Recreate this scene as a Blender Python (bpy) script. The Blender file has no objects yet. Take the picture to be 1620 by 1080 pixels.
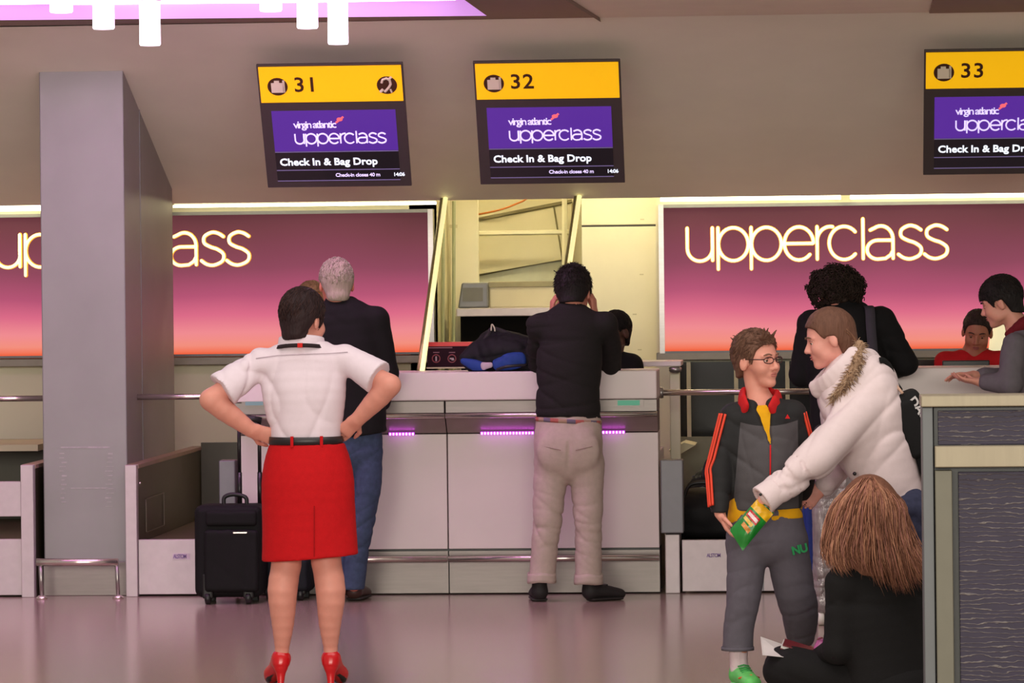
import bpy, math, random
import numpy as np
from mathutils import Vector, Matrix

# ------------------------------------------------------------------ camera, world, lights
SC = bpy.context.scene
COL = SC.collection
F, PX, PY = 6400.0, 810.0, 440.0            # focal length and principal point, in pixels of 1620x1080
YAW, ROLL = math.atan(460 / 6400), -0.0111
CAM = Vector((1.53, -21.27, 1.667))
RC = Matrix.Rotation(YAW, 3, 'Z') @ Matrix.Rotation(math.pi / 2, 3, 'X') @ Matrix.Rotation(ROLL, 3, 'Z')
cam = bpy.data.cameras.new('camera')
cam.sensor_width = 36.0
cam.lens = 36.0 * F / 1620.0
cam.shift_y = -(540.0 - PY) / 1620.0
cam.clip_end = 200
camo = bpy.data.objects.new('camera', cam)
COL.objects.link(camo)
camo.matrix_world = Matrix.Translation(CAM) @ RC.to_4x4()
SC.camera = camo

SC.view_settings.view_transform = 'Standard'
SC.view_settings.look = 'None'
SC.view_settings.gamma = 1.0
SC.view_settings.use_curve_mapping = False
SC.view_settings.exposure = -0.28

W = bpy.data.worlds.new('hall')
SC.world = W
W.use_nodes = True
W.node_tree.nodes['Background'].inputs[0].default_value = (0.60, 0.56, 0.485, 1)
W.node_tree.nodes['Background'].inputs[1].default_value = 0.72

def area(name, loc, rot, sx, sy, power, color):
    l = bpy.data.lights.new(name, 'AREA')
    l.shape = 'RECTANGLE'
    l.size, l.size_y, l.energy, l.color = sx, sy, power, color
    o = bpy.data.objects.new(name, l)
    COL.objects.link(o)
    o.location = loc
    o.rotation_euler = rot
    return o

area('hall_ceiling_light', (0.5, -8.0, 6.5), (0, 0, 0), 10, 5, 440, (1.0, 0.91, 0.88))
area('rear_fill_light', (1.0, -23.8, 3.4), (math.radians(84), 0, 0), 14, 3, 2050, (1.0, 0.945, 0.82))  # unseen fill panel added behind the camera to brighten bulkhead and fronts

# ------------------------------------------------------------------ helpers
def ray(px, py):
    return RC @ Vector(((px - PX) / F, -(py - PY) / F, -1.0))
def at(px, py, Y):
    """the point of the plane y = Y that shows at this pixel of the photograph"""
    d = ray(px, py)
    return CAM + d * ((Y - CAM.y) / d.y)
def fl(px, py, z=0.0):
    d = ray(px, py)
    return CAM + d * ((z - CAM.z) / d.z)
def rc(x0, y0, x1, y1, Y):
    """a rectangle parallel to the wall: x0, x1, z0, z1 in metres"""
    ym, xm = (y0 + y1) / 2, (x0 + x1) / 2
    return at(x0, ym, Y).x, at(x1, ym, Y).x, at(xm, y1, Y).z, at(xm, y0, Y).z

def lin(c):
    return tuple(((v / 255) / 12.92 if v / 255 <= 0.04045 else ((v / 255 + 0.055) / 1.055) ** 2.4) for v in c)

MATS = {}
def M(name, col, rough=0.5, metal=0.0, var=0.08, scale=14.0, bump=0.0, bscale=None, emit=None, es=0.0,
      spec=0.5, sheen=0.0, stretch=(1, 1, 1), sss=0.0, alpha=1.0, trans=0.0):
    if name in MATS:
        return MATS[name]
    m = bpy.data.materials.new(name)
    m.use_nodes = True
    nt = m.node_tree
    b = nt.nodes['Principled BSDF']
    c = lin(col)
    b.inputs['Roughness'].default_value = rough
    b.inputs['Metallic'].default_value = metal
    b.inputs['Specular IOR Level'].default_value = spec
    b.inputs['Alpha'].default_value = alpha
    b.inputs['Transmission Weight'].default_value = trans
    if sheen:
        b.inputs['Sheen Weight'].default_value = sheen
    if sss:
        b.inputs['Subsurface Weight'].default_value = sss
        b.inputs['Subsurface Radius'].default_value = (0.02, 0.008, 0.005)
        b.inputs['Subsurface Scale'].default_value = 0.5
    tc = nt.nodes.new('ShaderNodeTexCoord')
    mp = nt.nodes.new('ShaderNodeMapping')
    mp.inputs['Scale'].default_value = stretch
    nt.links.new(tc.outputs['Object'], mp.inputs[0])
    n = nt.nodes.new('ShaderNodeTexNoise')
    n.inputs['Scale'].default_value = scale
    n.inputs['Detail'].default_value = 5
    nt.links.new(mp.outputs[0], n.inputs['Vector'])
    mx = nt.nodes.new('ShaderNodeMix')
    mx.data_type = 'RGBA'
    mx.inputs['A'].default_value = tuple(max(0, v * (1 - var * 2)) for v in c) + (1,)
    mx.inputs['B'].default_value = tuple(min(1, v * (1 + var * 2)) for v in c) + (1,)
    nt.links.new(n.outputs['Fac'], mx.inputs['Factor'])
    nt.links.new(mx.outputs['Result'], b.inputs['Base Color'])
    if bump:
        n2 = nt.nodes.new('ShaderNodeTexNoise')
        n2.inputs['Scale'].default_value = bscale or scale * 4
        n2.inputs['Detail'].default_value = 4
        nt.links.new(mp.outputs[0], n2.inputs['Vector'])
        bp = nt.nodes.new('ShaderNodeBump')
        bp.inputs['Strength'].default_value = bump
        bp.inputs['Distance'].default_value = 0.01
        nt.links.new(n2.outputs['Fac'], bp.inputs['Height'])
        nt.links.new(bp.outputs[0], b.inputs['Normal'])
    if emit:
        b.inputs['Emission Color'].default_value = lin(emit) + (1,)
        b.inputs['Emission Strength'].default_value = es
    MATS[name] = m
    return m

WL = {}                                     # world position of every object's origin
def link(o, parent, loc):
    COL.objects.link(o)
    if parent is not None:
        o.parent = parent
        o.location = Vector(loc) - WL[parent.name]
    else:
        o.location = loc
    WL[o.name] = Vector(loc)
def tag(o, label=None, cat=None, group=None, kind=None):
    if label: o['label'] = label
    if cat: o['category'] = cat
    if group: o['group'] = group
    if kind: o['kind'] = kind
    return o
def thing(name, loc, label, cat, group=None):
    o = bpy.data.objects.new(name, None)
    o.empty_display_size = 0.1
    link(o, None, loc)
    return tag(o, label, cat, group)

class MB:
    """collects shapes and links them as ONE mesh object"""
    def __init__(s, xf=None):
        s.v, s.f, s.m, s.xf = [], [], [], xf
    def add(s, vs, fs, mi=0):
        o = len(s.v)
        s.v += [tuple(v) for v in vs]
        s.f += [[i + o for i in f] for f in fs]
        s.m += [mi] * len(fs)
        return s
    def box(s, x0, x1, y0, y1, z0, z1, mi=0, R=None, c=None):
        vs = [Vector((x, y, z)) for x in (x0, x1) for y in (y0, y1) for z in (z0, z1)]
        if R is not None:
            c = Vector(c)
            vs = [c + R @ (v - c) for v in vs]
        return s.add(vs, [(0, 1, 3, 2), (4, 6, 7, 5), (0, 4, 5, 1), (2, 3, 7, 6), (0, 2, 6, 4), (1, 5, 7, 3)], mi)
    def prism(s, pts, axis, a, b, mi=0):
        """polygon pts extruded along axis from a to b; pts are the two other coordinates in x,y,z order"""
        n = len(pts)
        def mk(p, t):
            return [(t, p[0], p[1]), (p[0], t, p[1]), (p[0], p[1], t)][axis]
        vs = [mk(p, a) for p in pts] + [mk(p, b) for p in pts]
        fs = [list(range(n))[::-1], list(range(n, 2 * n))] + [[i, (i + 1) % n, n + (i + 1) % n, n + i] for i in range(n)]
        return s.add(vs, fs, mi)
    def tube(s, path, r, seg=10, mi=0, closed=False, ry=None):
        path = [Vector(p) for p in path]
        n = len(path)
        rs = r if isinstance(r, (list, tuple)) else [r] * n
        vs, fs = [], []
        ref = None
        for i, p in enumerate(path):
            if closed:
                t = path[(i + 1) % n] - path[i - 1]
            else:
                t = path[min(i + 1, n - 1)] - path[max(i - 1, 0)]
            t.normalize()
            if ref is None:
                ref = Vector((0, 0, 1)) if abs(t.z) < 0.9 else Vector((0, 1, 0))
            u = (ref - t * ref.dot(t)).normalized()
            ref = u
            w = t.cross(u)
            for k in range(seg):
                a = 2 * math.pi * k / seg
                vs.append(p + u * math.cos(a) * rs[i] + w * math.sin(a) * (rs[i] * (ry or 1)))
        for i in range(n if closed else n - 1):
            j = (i + 1) % n
            for k in range(seg):
                fs.append([i * seg + k, i * seg + (k + 1) % seg, j * seg + (k + 1) % seg, j * seg + k])
        if not closed:
            fs.append(list(range(seg))[::-1])
            fs.append([(n - 1) * seg + k for k in range(seg)])
        return s.add(vs, fs, mi)
    def lathe(s, c, prof, seg=16, mi=0, axis=2):
        """prof: (radius, height) pairs about an axis through c"""
        c = Vector(c)
        vs, fs = [], []
        for r, h in prof:
            for k in range(seg):
                a = 2 * math.pi * k / seg
                p = [r * math.cos(a), r * math.sin(a)]
                p.insert(axis, h)
                vs.append(c + Vector(p))
        for i in range(len(prof) - 1):
            for k in range(seg):
                fs.append([i * seg + k, i * seg + (k + 1) % seg, (i + 1) * seg + (k + 1) % seg, (i + 1) * seg + k])
        fs.append(list(range(seg))[::-1])
        fs.append([(len(prof) - 1) * seg + k for k in range(seg)])
        return s.add(vs, fs, mi)
    def ball(s, c, r, mi=0, seg=12, rings=8, R=None):
        r = r if isinstance(r, (tuple, list)) else (r, r, r)
        c = Vector(c)
        vs, fs = [], []
        for i in range(rings + 1):
            t = math.pi * i / rings
            for k in range(seg):
                a = 2 * math.pi * k / seg
                p = Vector((r[0] * math.sin(t) * math.cos(a), r[1] * math.sin(t) * math.sin(a), r[2] * math.cos(t)))
                vs.append(c + (R @ p if R else p))
        for i in range(rings):
            for k in range(seg):
                fs.append([i * seg + k, (i + 1) * seg + k, (i + 1) * seg + (k + 1) % seg, i * seg + (k + 1) % seg])
        return s.add(vs, fs, mi)
    def grid(s, fn, nu, nv, mi=0, closed_u=False):
        vs = [fn(i / nu, j / nv) for i in range(nu + (0 if closed_u else 1)) for j in range(nv + 1)]
        n = nu if closed_u else nu + 1
        fs = []
        for i in range(nu):
            for j in range(nv):
                a, b = i, (i + 1) % n
                fs.append([a * (nv + 1) + j, b * (nv + 1) + j, b * (nv + 1) + j + 1, a * (nv + 1) + j + 1])
        return s.add(vs, fs, mi)
    def build(s, name, mats, parent=None, smooth=False, bevel=0.0, loc=None, solid=0.0, subsurf=0):
        mats = mats if isinstance(mats, (list, tuple)) else [mats]
        vs = [s.xf @ Vector(v) for v in s.v] if s.xf is not None else [Vector(v) for v in s.v]
        if loc is None:
            if parent is not None:
                loc = WL[parent.name]
            else:
                xs, ys, zs = zip(*vs)
                loc = Vector(((min(xs) + max(xs)) / 2, (min(ys) + max(ys)) / 2, min(zs)))
        loc = Vector(loc)
        me = bpy.data.meshes.new(name)
        me.from_pydata([tuple(v - loc) for v in vs], [], s.f)
        for m in mats:
            me.materials.append(m)
        if len(mats) > 1:
            me.polygons.foreach_set('material_index', s.m)
        if smooth:
            me.polygons.foreach_set('use_smooth', [True] * len(me.polygons))
        me.update()
        o = bpy.data.objects.new(name, me)
        link(o, parent, loc)
        if solid:
            q = o.modifiers.new('thickness', 'SOLIDIFY'); q.thickness = solid; q.offset = 0
        if subsurf:
            q = o.modifiers.new('subdivision', 'SUBSURF'); q.levels = q.render_levels = subsurf
        if bevel:
            q = o.modifiers.new('bevel', 'BEVEL')
            q.width, q.segments, q.limit_method = bevel, 2, 'ANGLE'
        return o

def catmull(pts, n=6, closed=False):
    pts = [Vector(p) for p in pts]
    out = []
    N = len(pts)
    for i in range(N if closed else N - 1):
        g = (lambda k: pts[k % N]) if closed else (lambda k: pts[min(max(k, 0), N - 1)])
        p0, p1, p2, p3 = g(i - 1), g(i), g(i + 1), g(i + 2)
        for j in range(n):
            t = j / n
            out.append(0.5 * ((2 * p1) + (p2 - p0) * t + (2 * p0 - 5 * p1 + 4 * p2 - p3) * t * t + (3 * p1 - p0 - 3 * p2 + p3) * t ** 3))
    if not closed:
        out.append(pts[-1])
    return out

def text_mb(txt, size, xf, depth=0.002, bold=0.0, spacing=1.0, align='LEFT', sx=1.0):
    """lettering as raised geometry; local x right, z up, front towards -y"""
    cu = bpy.data.curves.new('lettering', 'FONT')
    cu.body, cu.size, cu.extrude, cu.offset, cu.space_character, cu.align_x = txt, size, depth, bold, spacing, align
    cu.resolution_u = 3
    o = bpy.data.objects.new('lettering', cu)
    COL.objects.link(o)
    dg = bpy.context.evaluated_depsgraph_get()
    me = bpy.data.meshes.new_from_object(o.evaluated_get(dg))
    mb = MB(xf)
    mb.add([(v.co.x * sx, -v.co.z, v.co.y) for v in me.vertices], [list(p.vertices) for p in me.polygons])
    bpy.data.objects.remove(o)
    bpy.data.curves.remove(cu)
    bpy.data.meshes.remove(me)
    return mb

def arc(cx, cy, rx, ry, a0, a1, n=18):
    return [(cx + rx * math.cos(math.radians(a0 + (a1 - a0) * i / n)), cy + ry * math.sin(math.radians(a0 + (a1 - a0) * i / n))) for i in range(n + 1)]
S_CURVE = [(p.x, p.y) for p in catmull([(.68, .87, 0), (.52, .97, 0), (.32, 1.0, 0), (.10, .88, 0), (.09, .68, 0), (.28, .56, 0), (.5, .48, 0), (.68, .33, 0), (.64, .12, 0), (.38, 0, 0), (.16, .03, 0), (.0, .14, 0)], 4)]
GLYPH = {
    'u': [[(0, 1), (0, .38)] + arc(.38, .38, .38, .38, 180, 360) + [(.76, 1)], [(.76, 1), (.76, .02)]],
    'p': [[(0, 1), (0, -.25)], arc(.46, .5, .45, .5, 178, -182, 30)],
    'e': [[(.05, .5), (.88, .5)] + arc(.45, .5, .44, .5, 0, 318, 26)],
    'r': [[(0, 1), (0, .02)], arc(.40, .57, .40, .43, 180, 80, 12)],
    'c': [arc(.45, .5, .45, .5, 42, 318, 26)],
    'l': [[(0, 1.22), (0, .02)]],
    'a': [[(.10, .88)] + arc(.42, .60, .36, .40, 120, 0, 12) + [(.78, .02)],
          [(.78, .57), (.34, .57)] + arc(.32, .285, .32, .285, 90, 270, 14) + [(.55, .02), (.70, .12), (.78, .26)]],
    's': [S_CURVE],
}
WORD = [('u', 0), ('p', .93), ('p', 1.93), ('e', 2.92), ('r', 3.92), ('c', 4.28), ('l', 5.30), ('a', 5.42), ('s', 6.36), ('s', 7.14)]
WORD_W = 7.84
# ------------------------------------------------------------------ materials
m_floor = M('floor_vinyl', (158, 139, 126), rough=0.19, var=0.10, scale=260, spec=0.5)
m_fascia = M('fascia_paint', (247, 243, 226), rough=0.6, var=0.03, scale=3)
m_brown = M('ceiling_frame_brown', (140, 118, 112), rough=0.6, var=0.03)
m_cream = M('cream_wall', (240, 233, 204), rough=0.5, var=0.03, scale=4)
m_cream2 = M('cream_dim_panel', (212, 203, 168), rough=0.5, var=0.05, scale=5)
m_olive = M('olive_belt_wall', (74, 68, 52), rough=0.4, var=0.08, scale=9)
m_belt = M('rubber_belt', (84, 74, 56), rough=0.55, var=0.1, scale=40)
m_steel = M('brushed_steel', (176, 170, 168), rough=0.34, metal=0.85, var=0.06, scale=6, stretch=(1, 1, 14))
m_steel_h = M('brushed_steel_band', (136, 128, 124), rough=0.42, metal=0.6, var=0.06, scale=6, stretch=(1, 1, 14))
m_chrome = M('polished_rail', (225, 212, 205), rough=0.22, metal=0.9, var=0.03)
m_silver = M('silver_laminate', (196, 184, 186), rough=0.4, metal=0.25, var=0.05, scale=20)
m_grey = M('grey_metal', (128, 128, 132), rough=0.45, metal=0.3, var=0.05)
m_white = M('white_laminate', (222, 208, 206), rough=0.35, var=0.03, scale=4)
m_black = M('black_plastic', (26, 24, 25), rough=0.4, var=0.1)
m_dark = M('dark_glass', (20, 18, 18), rough=0.12, var=0.1)
m_frame = M('sign_bezel', (66, 58, 58), rough=0.35, var=0.05)
m_yellow = M('yellow_sign_face', (236, 178, 8), rough=0.5, var=0.02, emit=(240, 182, 6), es=0.72)
m_screen_v = M('violet_screen', (20, 10, 40), rough=0.25, var=0.02, emit=(92, 46, 158), es=1.1)
m_screen_b = M('black_screen', (14, 12, 14), rough=0.25, emit=(40, 32, 38), es=0.6)
m_txt_w = M('lit_white_text', (200, 200, 210), emit=(228, 240, 255), es=1.3, var=0)
m_txt_l = M('lit_lilac_text', (200, 200, 210), emit=(208, 190, 245), es=1.2, var=0)
m_txt_r = M('lit_red_mark', (200, 60, 70), emit=(240, 110, 120), es=1.0, var=0)
m_line = M('screen_rule', (100, 90, 130), emit=(110, 96, 140), es=0.8, var=0)
m_ink = M('sign_ink', (66, 34, 14), rough=0.5, var=0.03)
m_icon = M('icon_white', (226, 214, 190), rough=0.5, var=0.02)
m_neon = M('neon_core', (255, 250, 205), emit=(255, 247, 190), es=1.6, var=0)
m_neon_rim = M('neon_rim', (255, 190, 60), emit=(250, 176, 50), es=1.0, var=0)
m_tube = M('lit_pink_acrylic', (250, 225, 250), emit=(255, 222, 250), es=9.0, var=0, rough=0.3)
m_lilac = M('lit_lilac_cove', (70, 50, 72), emit=(214, 152, 228), es=1.05, var=0.02)
m_magenta = M('lit_magenta_cove', (226, 120, 225), emit=(232, 128, 230), es=1.2, var=0.02)
m_fluo = M('fluorescent_tube', (255, 248, 205), emit=(255, 244, 190), es=11.0, var=0)
m_led = M('violet_led', (190, 60, 230), emit=(214, 90, 240), es=14.0, var=0)
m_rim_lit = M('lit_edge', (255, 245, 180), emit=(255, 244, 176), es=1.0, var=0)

# ------------------------------------------------------------------ structure
XL, XR = -6.5, 6.5
tag(MB().box(XL - 4, XR + 4, -30, 8, -0.1, 0).build('floor', m_floor), 'polished beige vinyl hall floor', None, None, 'structure')

pA, pB = at(195, 112, 0.1), at(272, 300, 1.75)
SL = (pB.z - pA.z) / 1.65
def zfas(Y):
    return pA.z + SL * (Y - 0.1)
YB, YT = 1.96, -0.47
ZT = zfas(YT)
f = MB()
f.prism([(YB, zfas(YB)), (YT, ZT), (YT, ZT + 0.5), (YB, zfas(YB) + 0.6)], 0, XL, XR)
tag(f.build('ceiling', m_fascia), 'sloping grey bulkhead of the ceiling above the counters', None, None, 'structure')

# light cove with its brown underside frame, left; a second one at the right edge
def zplane(px, py, z=ZT):
    return fl(px, py, z)
def cove(name, outer, inner):
    """outer and inner outlines on the ceiling plane; inner is open and leads up into the lit recess"""
    o = [Vector((p.x, p.y, ZT)) for p in outer]
    i = [Vector((p.x, p.y, ZT)) for p in inner]
    mb = MB()
    n = len(o)
    mb.add(o + i, [[k, (k + 1) % n, n + (k + 1) % n, n + k] for k in range(n)])
    up = Vector((0, 0, 0.02))
    mb.add([p - up for p in o] + o, [[k, (k + 1) % n, n + (k + 1) % n, n + k] for k in range(n)])
    return mb.build(name, m_brown), i
zc = ZT
near = -3.3
c0, c1 = zplane(-900, 54), zplane(960, 35)
d1 = zplane(905, 0) - c1
c2 = c1 + d1 * ((near - c1.y) / d1.y)
i0, i1 = zplane(-880, 40), zplane(770, 25)
e1 = zplane(735, 0) - i1
i2 = i1 + e1 * ((near + 0.12 - i1.y) / e1.y)
fr, inn = cove('trim_1', [c0, c1, c2, Vector((c0.x, near, zc))], [i0, i1, i2, Vector((i0.x + 0.1, near + 0.12, zc))])
tag(fr, 'brown frame around the lilac light recess', None, None, 'structure')
cv = thing('light_cove', (inn[1] + inn[0]) / 2, 'glowing lilac light recess in the ceiling at upper left', 'light')
mb = MB()
top = [p + Vector((0, 0, 0.095)) for p in inn]
mb.add(inn + top, [[k, (k + 1) % 4, 4 + (k + 1) % 4, 4 + k] for k in range(4)])
mb.build('cove_side', m_lilac, cv)  # side walls glow by themselves, standing in for lilac light falling on them
MB().add(top, [[0, 1, 2, 3]]).build('cove_panel', m_magenta, cv)
m_band = M('fill_band', (240, 200, 240), emit=(246, 205, 242), es=14.0, var=0)  # glowing bands added inside the recess to light the pillar top
for k in range(3):
    ya_ = inn[1].y - 0.10 - 0.20 * k
    MB().box(inn[0].x + 0.3, inn[1].x - 0.15, ya_ - 0.12, ya_, zc + 0.075, zc + 0.088).build('fill_band', m_band, cv)
# rest of the ceiling strip, between the recesses
r0, r1, r2 = zplane(1470, 18), zplane(1700, 10), zplane(1475, 0)
q = r2 - r0
r3 = r0 + q * ((near - r0.y) / q.y)
mb = MB()
mb.add([(c1.x, YT, zc), (c1.x, c1.y, zc), (c2.x, near, zc), (r3.x, near, zc), (r0.x, r0.y, zc), (r0.x, YT, zc)], [[0, 1, 2, 3, 4, 5]])
mb.add([(c0.x, YT, zc), (c0.x, c0.y, zc), (c1.x, c1.y, zc), (c1.x, YT, zc)], [[0, 1, 2, 3]])
mb.add([(r0.x, YT, zc), (r0.x, r0.y, zc), (XR, r1.y, zc), (XR, YT, zc)], [[0, 1, 2, 3]])
tag(mb.build('ceiling_strip', m_fascia), 'flat ceiling strip in front of the bulkhead', None, None, 'structure')
fr2 = MB()
fr2.prism([(r0.x, r0.y), (r3.x, near), (XR, near), (XR, r0.y)], 2, zc - 0.01, zc + 0.05)
tag(fr2.build('trim_2', m_brown), 'brown ceiling frame at the upper right', None, None, 'structure')

# back wall below the lit signs, and the cream wall at both sides
YS = 2.5                                     # plane of the lit signs
sgL = rc(-35, 335, 687, 563, YS)
sgR = rc(1043, 319, 1795, 555, YS)
zb = at(400, 573, YS).z
w = MB()
w.box(XL, sgL[1], YS + 0.06, YS + 0.2, 0, 3.0)
tag(w.build('wall_left', m_cream), 'cream back wall behind the left lit sign', None, None, 'structure')
w = MB()
w.box(sgR[0] - 0.02, XR, YS + 0.06, YS + 0.2, 0, 3.0)
tag(w.build('wall_right', m_cream), 'cream back wall behind the right lit sign', None, None, 'structure')
# ledges under the signs
for nm, a, b, py in (('trim_3', XL, sgL[1], 563), ('trim_4', sgR[0] - 0.02, XR, 555)):
    z1 = at(400 if nm == 'trim_3' else 1200, py + 1, YS).z
    tag(MB().box(a, b, YS - 0.05, YS + 0.06, z1 - 0.045, z1).build(nm, M('ledge_grey', (150, 142, 132), rough=.45, metal=.2), bevel=0.004), 'silver ledge below lit sign', None, None, 'structure')
# dark glazed panels under the right sign
wd = MB()
zd0, zd1 = at(1150, 692, YS).z, at(1150, 572, YS).z
wx0 = at(1076, 600, YS).x
tag(wd.box(wx0, XR, YS + 0.0, YS + 0.05, zd0, zd1).build('window_1', m_dark), 'dark glazed strip under the right sign', None, None, 'structure')
mw = bpy.data.objects['window_1']
for px in (1090, 1165, 1246, 1330, 1420, 1500, 1590):
    x = at(px, 630, YS).x
    MB().box(x - 0.012, x + 0.012, YS - 0.02, YS + 0.0, zd0, zd1).build('mullion', m_cream2, mw)

# ---- recess between the signs
YR = 4.6
xa, xb = sgL[1], sgR[0] - 0.02
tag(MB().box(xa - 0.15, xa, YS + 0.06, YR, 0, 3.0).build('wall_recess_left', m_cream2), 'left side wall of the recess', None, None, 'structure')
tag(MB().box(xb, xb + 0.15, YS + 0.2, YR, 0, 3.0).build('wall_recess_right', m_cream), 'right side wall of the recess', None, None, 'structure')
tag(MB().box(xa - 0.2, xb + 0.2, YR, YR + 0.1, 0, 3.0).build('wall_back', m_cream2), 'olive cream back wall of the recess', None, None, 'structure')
tag(MB().box(xa - 0.2, xb + 0.2, YB, YR + 0.1, 2.75, 2.8).build('ceiling_recess', m_cream), 'ceiling of the recess', None, None, 'structure')
# bright cream wall panel right of the recess
rp = rc(921, 300, 1043, 600, 3.0)
t = thing('wall_panel', (rp[0], 3.0, 0), 'tall bright cream wall panel beside the right lit sign', 'panel')
zs_ = at(980, 357, 3.0).z
MB().box(rp[0], rp[1], 3.0, 3.06, 0, zs_ - 0.006).build('lower_panel', m_cream, t, bevel=0.003)
MB().box(rp[0], rp[1], 3.0, 3.06, zs_ + 0.006, 2.74).build('upper_panel', m_cream, t, bevel=0.003)
MB().box(rp[0], rp[1], 3.02, 3.05, zs_ - 0.006, zs_ + 0.006).build('joint', m_olive, t)
for px, py in ((1015, 434), (1012, 553), (1016, 347), (1004, 497)):
    p = at(px, py, 3.0)
    MB().box(p.x - 0.012, p.x + 0.012, 2.998, 3.0, p.z - 0.004, p.z + 0.004).build('scuff', m_cream2, t)
lp = rc(713, 300, 757, 560, 3.4)
t = thing('wall_panel', (lp[0], 3.4, 0), 'narrow cream panel behind the left slanted pole', 'panel')
MB().box(lp[0], lp[1], 3.4, 3.46, 0, 2.74).build('lower_panel', m_cream, t, bevel=0.003)
p = at(716, 358, 3.38)
MB().box(p.x - 0.02, p.x + 0.03, 3.38, 3.4, p.z - 0.01, p.z + 0.01).build('bracket', m_cream2, t)
# sloping ribs and cable on the recess wall
def bar(name, p0, p1, Y, r, mat, label, cat, parent=None):
    a, b = at(*p0, Y), at(*p1, Y)
    o = MB().tube([a, b], r, 6).build(name, mat, parent)
    if parent is None:
        tag(o, label, cat)
    return o
m_seam = M('dark_seam', (116, 108, 76), rough=0.6)  # colour of the slanting seams on the stair underside
t = thing('stair_underside', at(820, 440, YR - 0.05), 'pale stair underside with slanting seams in the recess', 'stairs')
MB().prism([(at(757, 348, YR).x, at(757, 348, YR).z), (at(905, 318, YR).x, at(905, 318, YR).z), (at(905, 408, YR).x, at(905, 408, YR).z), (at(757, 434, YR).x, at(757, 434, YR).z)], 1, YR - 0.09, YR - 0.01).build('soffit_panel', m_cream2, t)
MB().prism([(at(757, 436, YR).x, at(757, 436, YR).z), (at(905, 410, YR).x, at(905, 410, YR).z), (at(905, 452, YR).x, at(905, 452, YR).z), (at(757, 452, YR).x, at(757, 452, YR).z)], 1, YR - 0.05, YR - 0.01).build('soffit_panel', M('pale_grey_panel', (190, 190, 168), rough=0.5), t)
bar('seam', (757, 347), (905, 318), YR - 0.1, 0.012, m_seam, None, None, t)
bar('seam', (757, 435), (890, 407), YR - 0.06, 0.008, m_seam, None, None, t)
bar('seam', (876, 325), (892, 425), YR - 0.1, 0.006, m_seam, None, None, t)
bar('support_beam', (757, 369), (903, 367), 4.3, 0.016, M('pale_beam', (226, 220, 190), rough=0.4), 'pale horizontal beam across the recess', 'beam')
bar('support_post', (893, 300), (893, 868), 4.2, 0.018, M('pale_beam', (226, 220, 190)), 'thin pale vertical post in the recess', 'post')
cb = catmull([at(757, 339, 4.45), at(790, 332, 4.4), at(815, 323, 4.4), at(835, 312, 4.4), at(846, 285, 4.4), at(850, 160, 4.4)], 6)
tag(MB().tube(cb, 0.006, 6).build('cable', M('orange_cable', (206, 120, 50), rough=0.5), smooth=True), 'orange cable hanging across the recess top', 'cable')
# cabinet with shelf, grey boxes
cbx = rc(722, 487, 865, 500, 2.95)
t = thing('back_counter', (cbx[0], 2.95, 0), 'back counter with pale shelf edge and black front in the recess', 'counter')
MB().box(cbx[0], cbx[1] + 0.1, 2.95, 3.36, cbx[2], cbx[3]).build('top', m_silver, t, bevel=0.004)
MB().box(cbx[0] + 0.02, cbx[1] + 0.1, 3.0, 3.36, 0.0, cbx[2] - 0.001).build('front', M('matt_black', (14, 13, 13), rough=.9, spec=.1), t)
a = rc(724, 447, 772, 487, 3.02)
t = thing('monitor', (a[0], 3.02, a[2]), 'grey computer monitor seen from behind on the back counter', 'monitor')
MB().prism([(a[0], a[2]), (a[1], a[2]), (a[1], a[3]), (a[0] + 0.025, a[3])], 1, 3.02, 3.12).build('casing', m_grey, t, bevel=0.01)
MB().box(a[0] + 0.03, a[1] - 0.03, 3.015, 3.02, a[2] + 0.04, a[3] - 0.03).build('rear_cover', M('grey_cover', (112, 110, 104), rough=0.5), t)
a = rc(774, 446, 880, 487, 3.08)
t = thing('storage_box', (a[0], 3.08, a[2]), 'long olive storage box on the back counter', 'box')
MB().box(a[0], a[1], 3.08, 3.32, a[2], a[3]).build('carton', m_cream2, t, bevel=0.01)
MB().box(a[0] - 0.004, a[1] + 0.004, 3.07, 3.33, a[3] - 0.03, a[3] + 0.004).build('lid', M('olive_lid', (150, 142, 108), rough=0.5), t, bevel=0.004)

# lamps on the ceiling of the recess
for x, Y, ln, lb in ((at(985, 300, 2.5).x, 2.45, .42, 'fluorescent lamp on the recess ceiling before the bright cream panel'), (at(800, 300, 3.6).x, 3.5, .35, 'fluorescent lamp on the recess ceiling over the back counter')):
    t = thing('recess_lamp', (x, Y, 2.66), lb, 'lamp')
    MB().box(x - ln, x + ln, Y - .06, Y + .06, 2.70, 2.75).build('housing', m_white, t, bevel=.004)
    for q in (-.03, .03):
        MB().tube([(x - ln + .03, Y + q, 2.685), (x + ln - .03, Y + q, 2.685)], .013, 8).build('tube', M('recess_tube', (255, 246, 196), emit=(255, 244, 204), es=85.0 if ln > .4 else 40.0, var=0), t, smooth=True)
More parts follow.
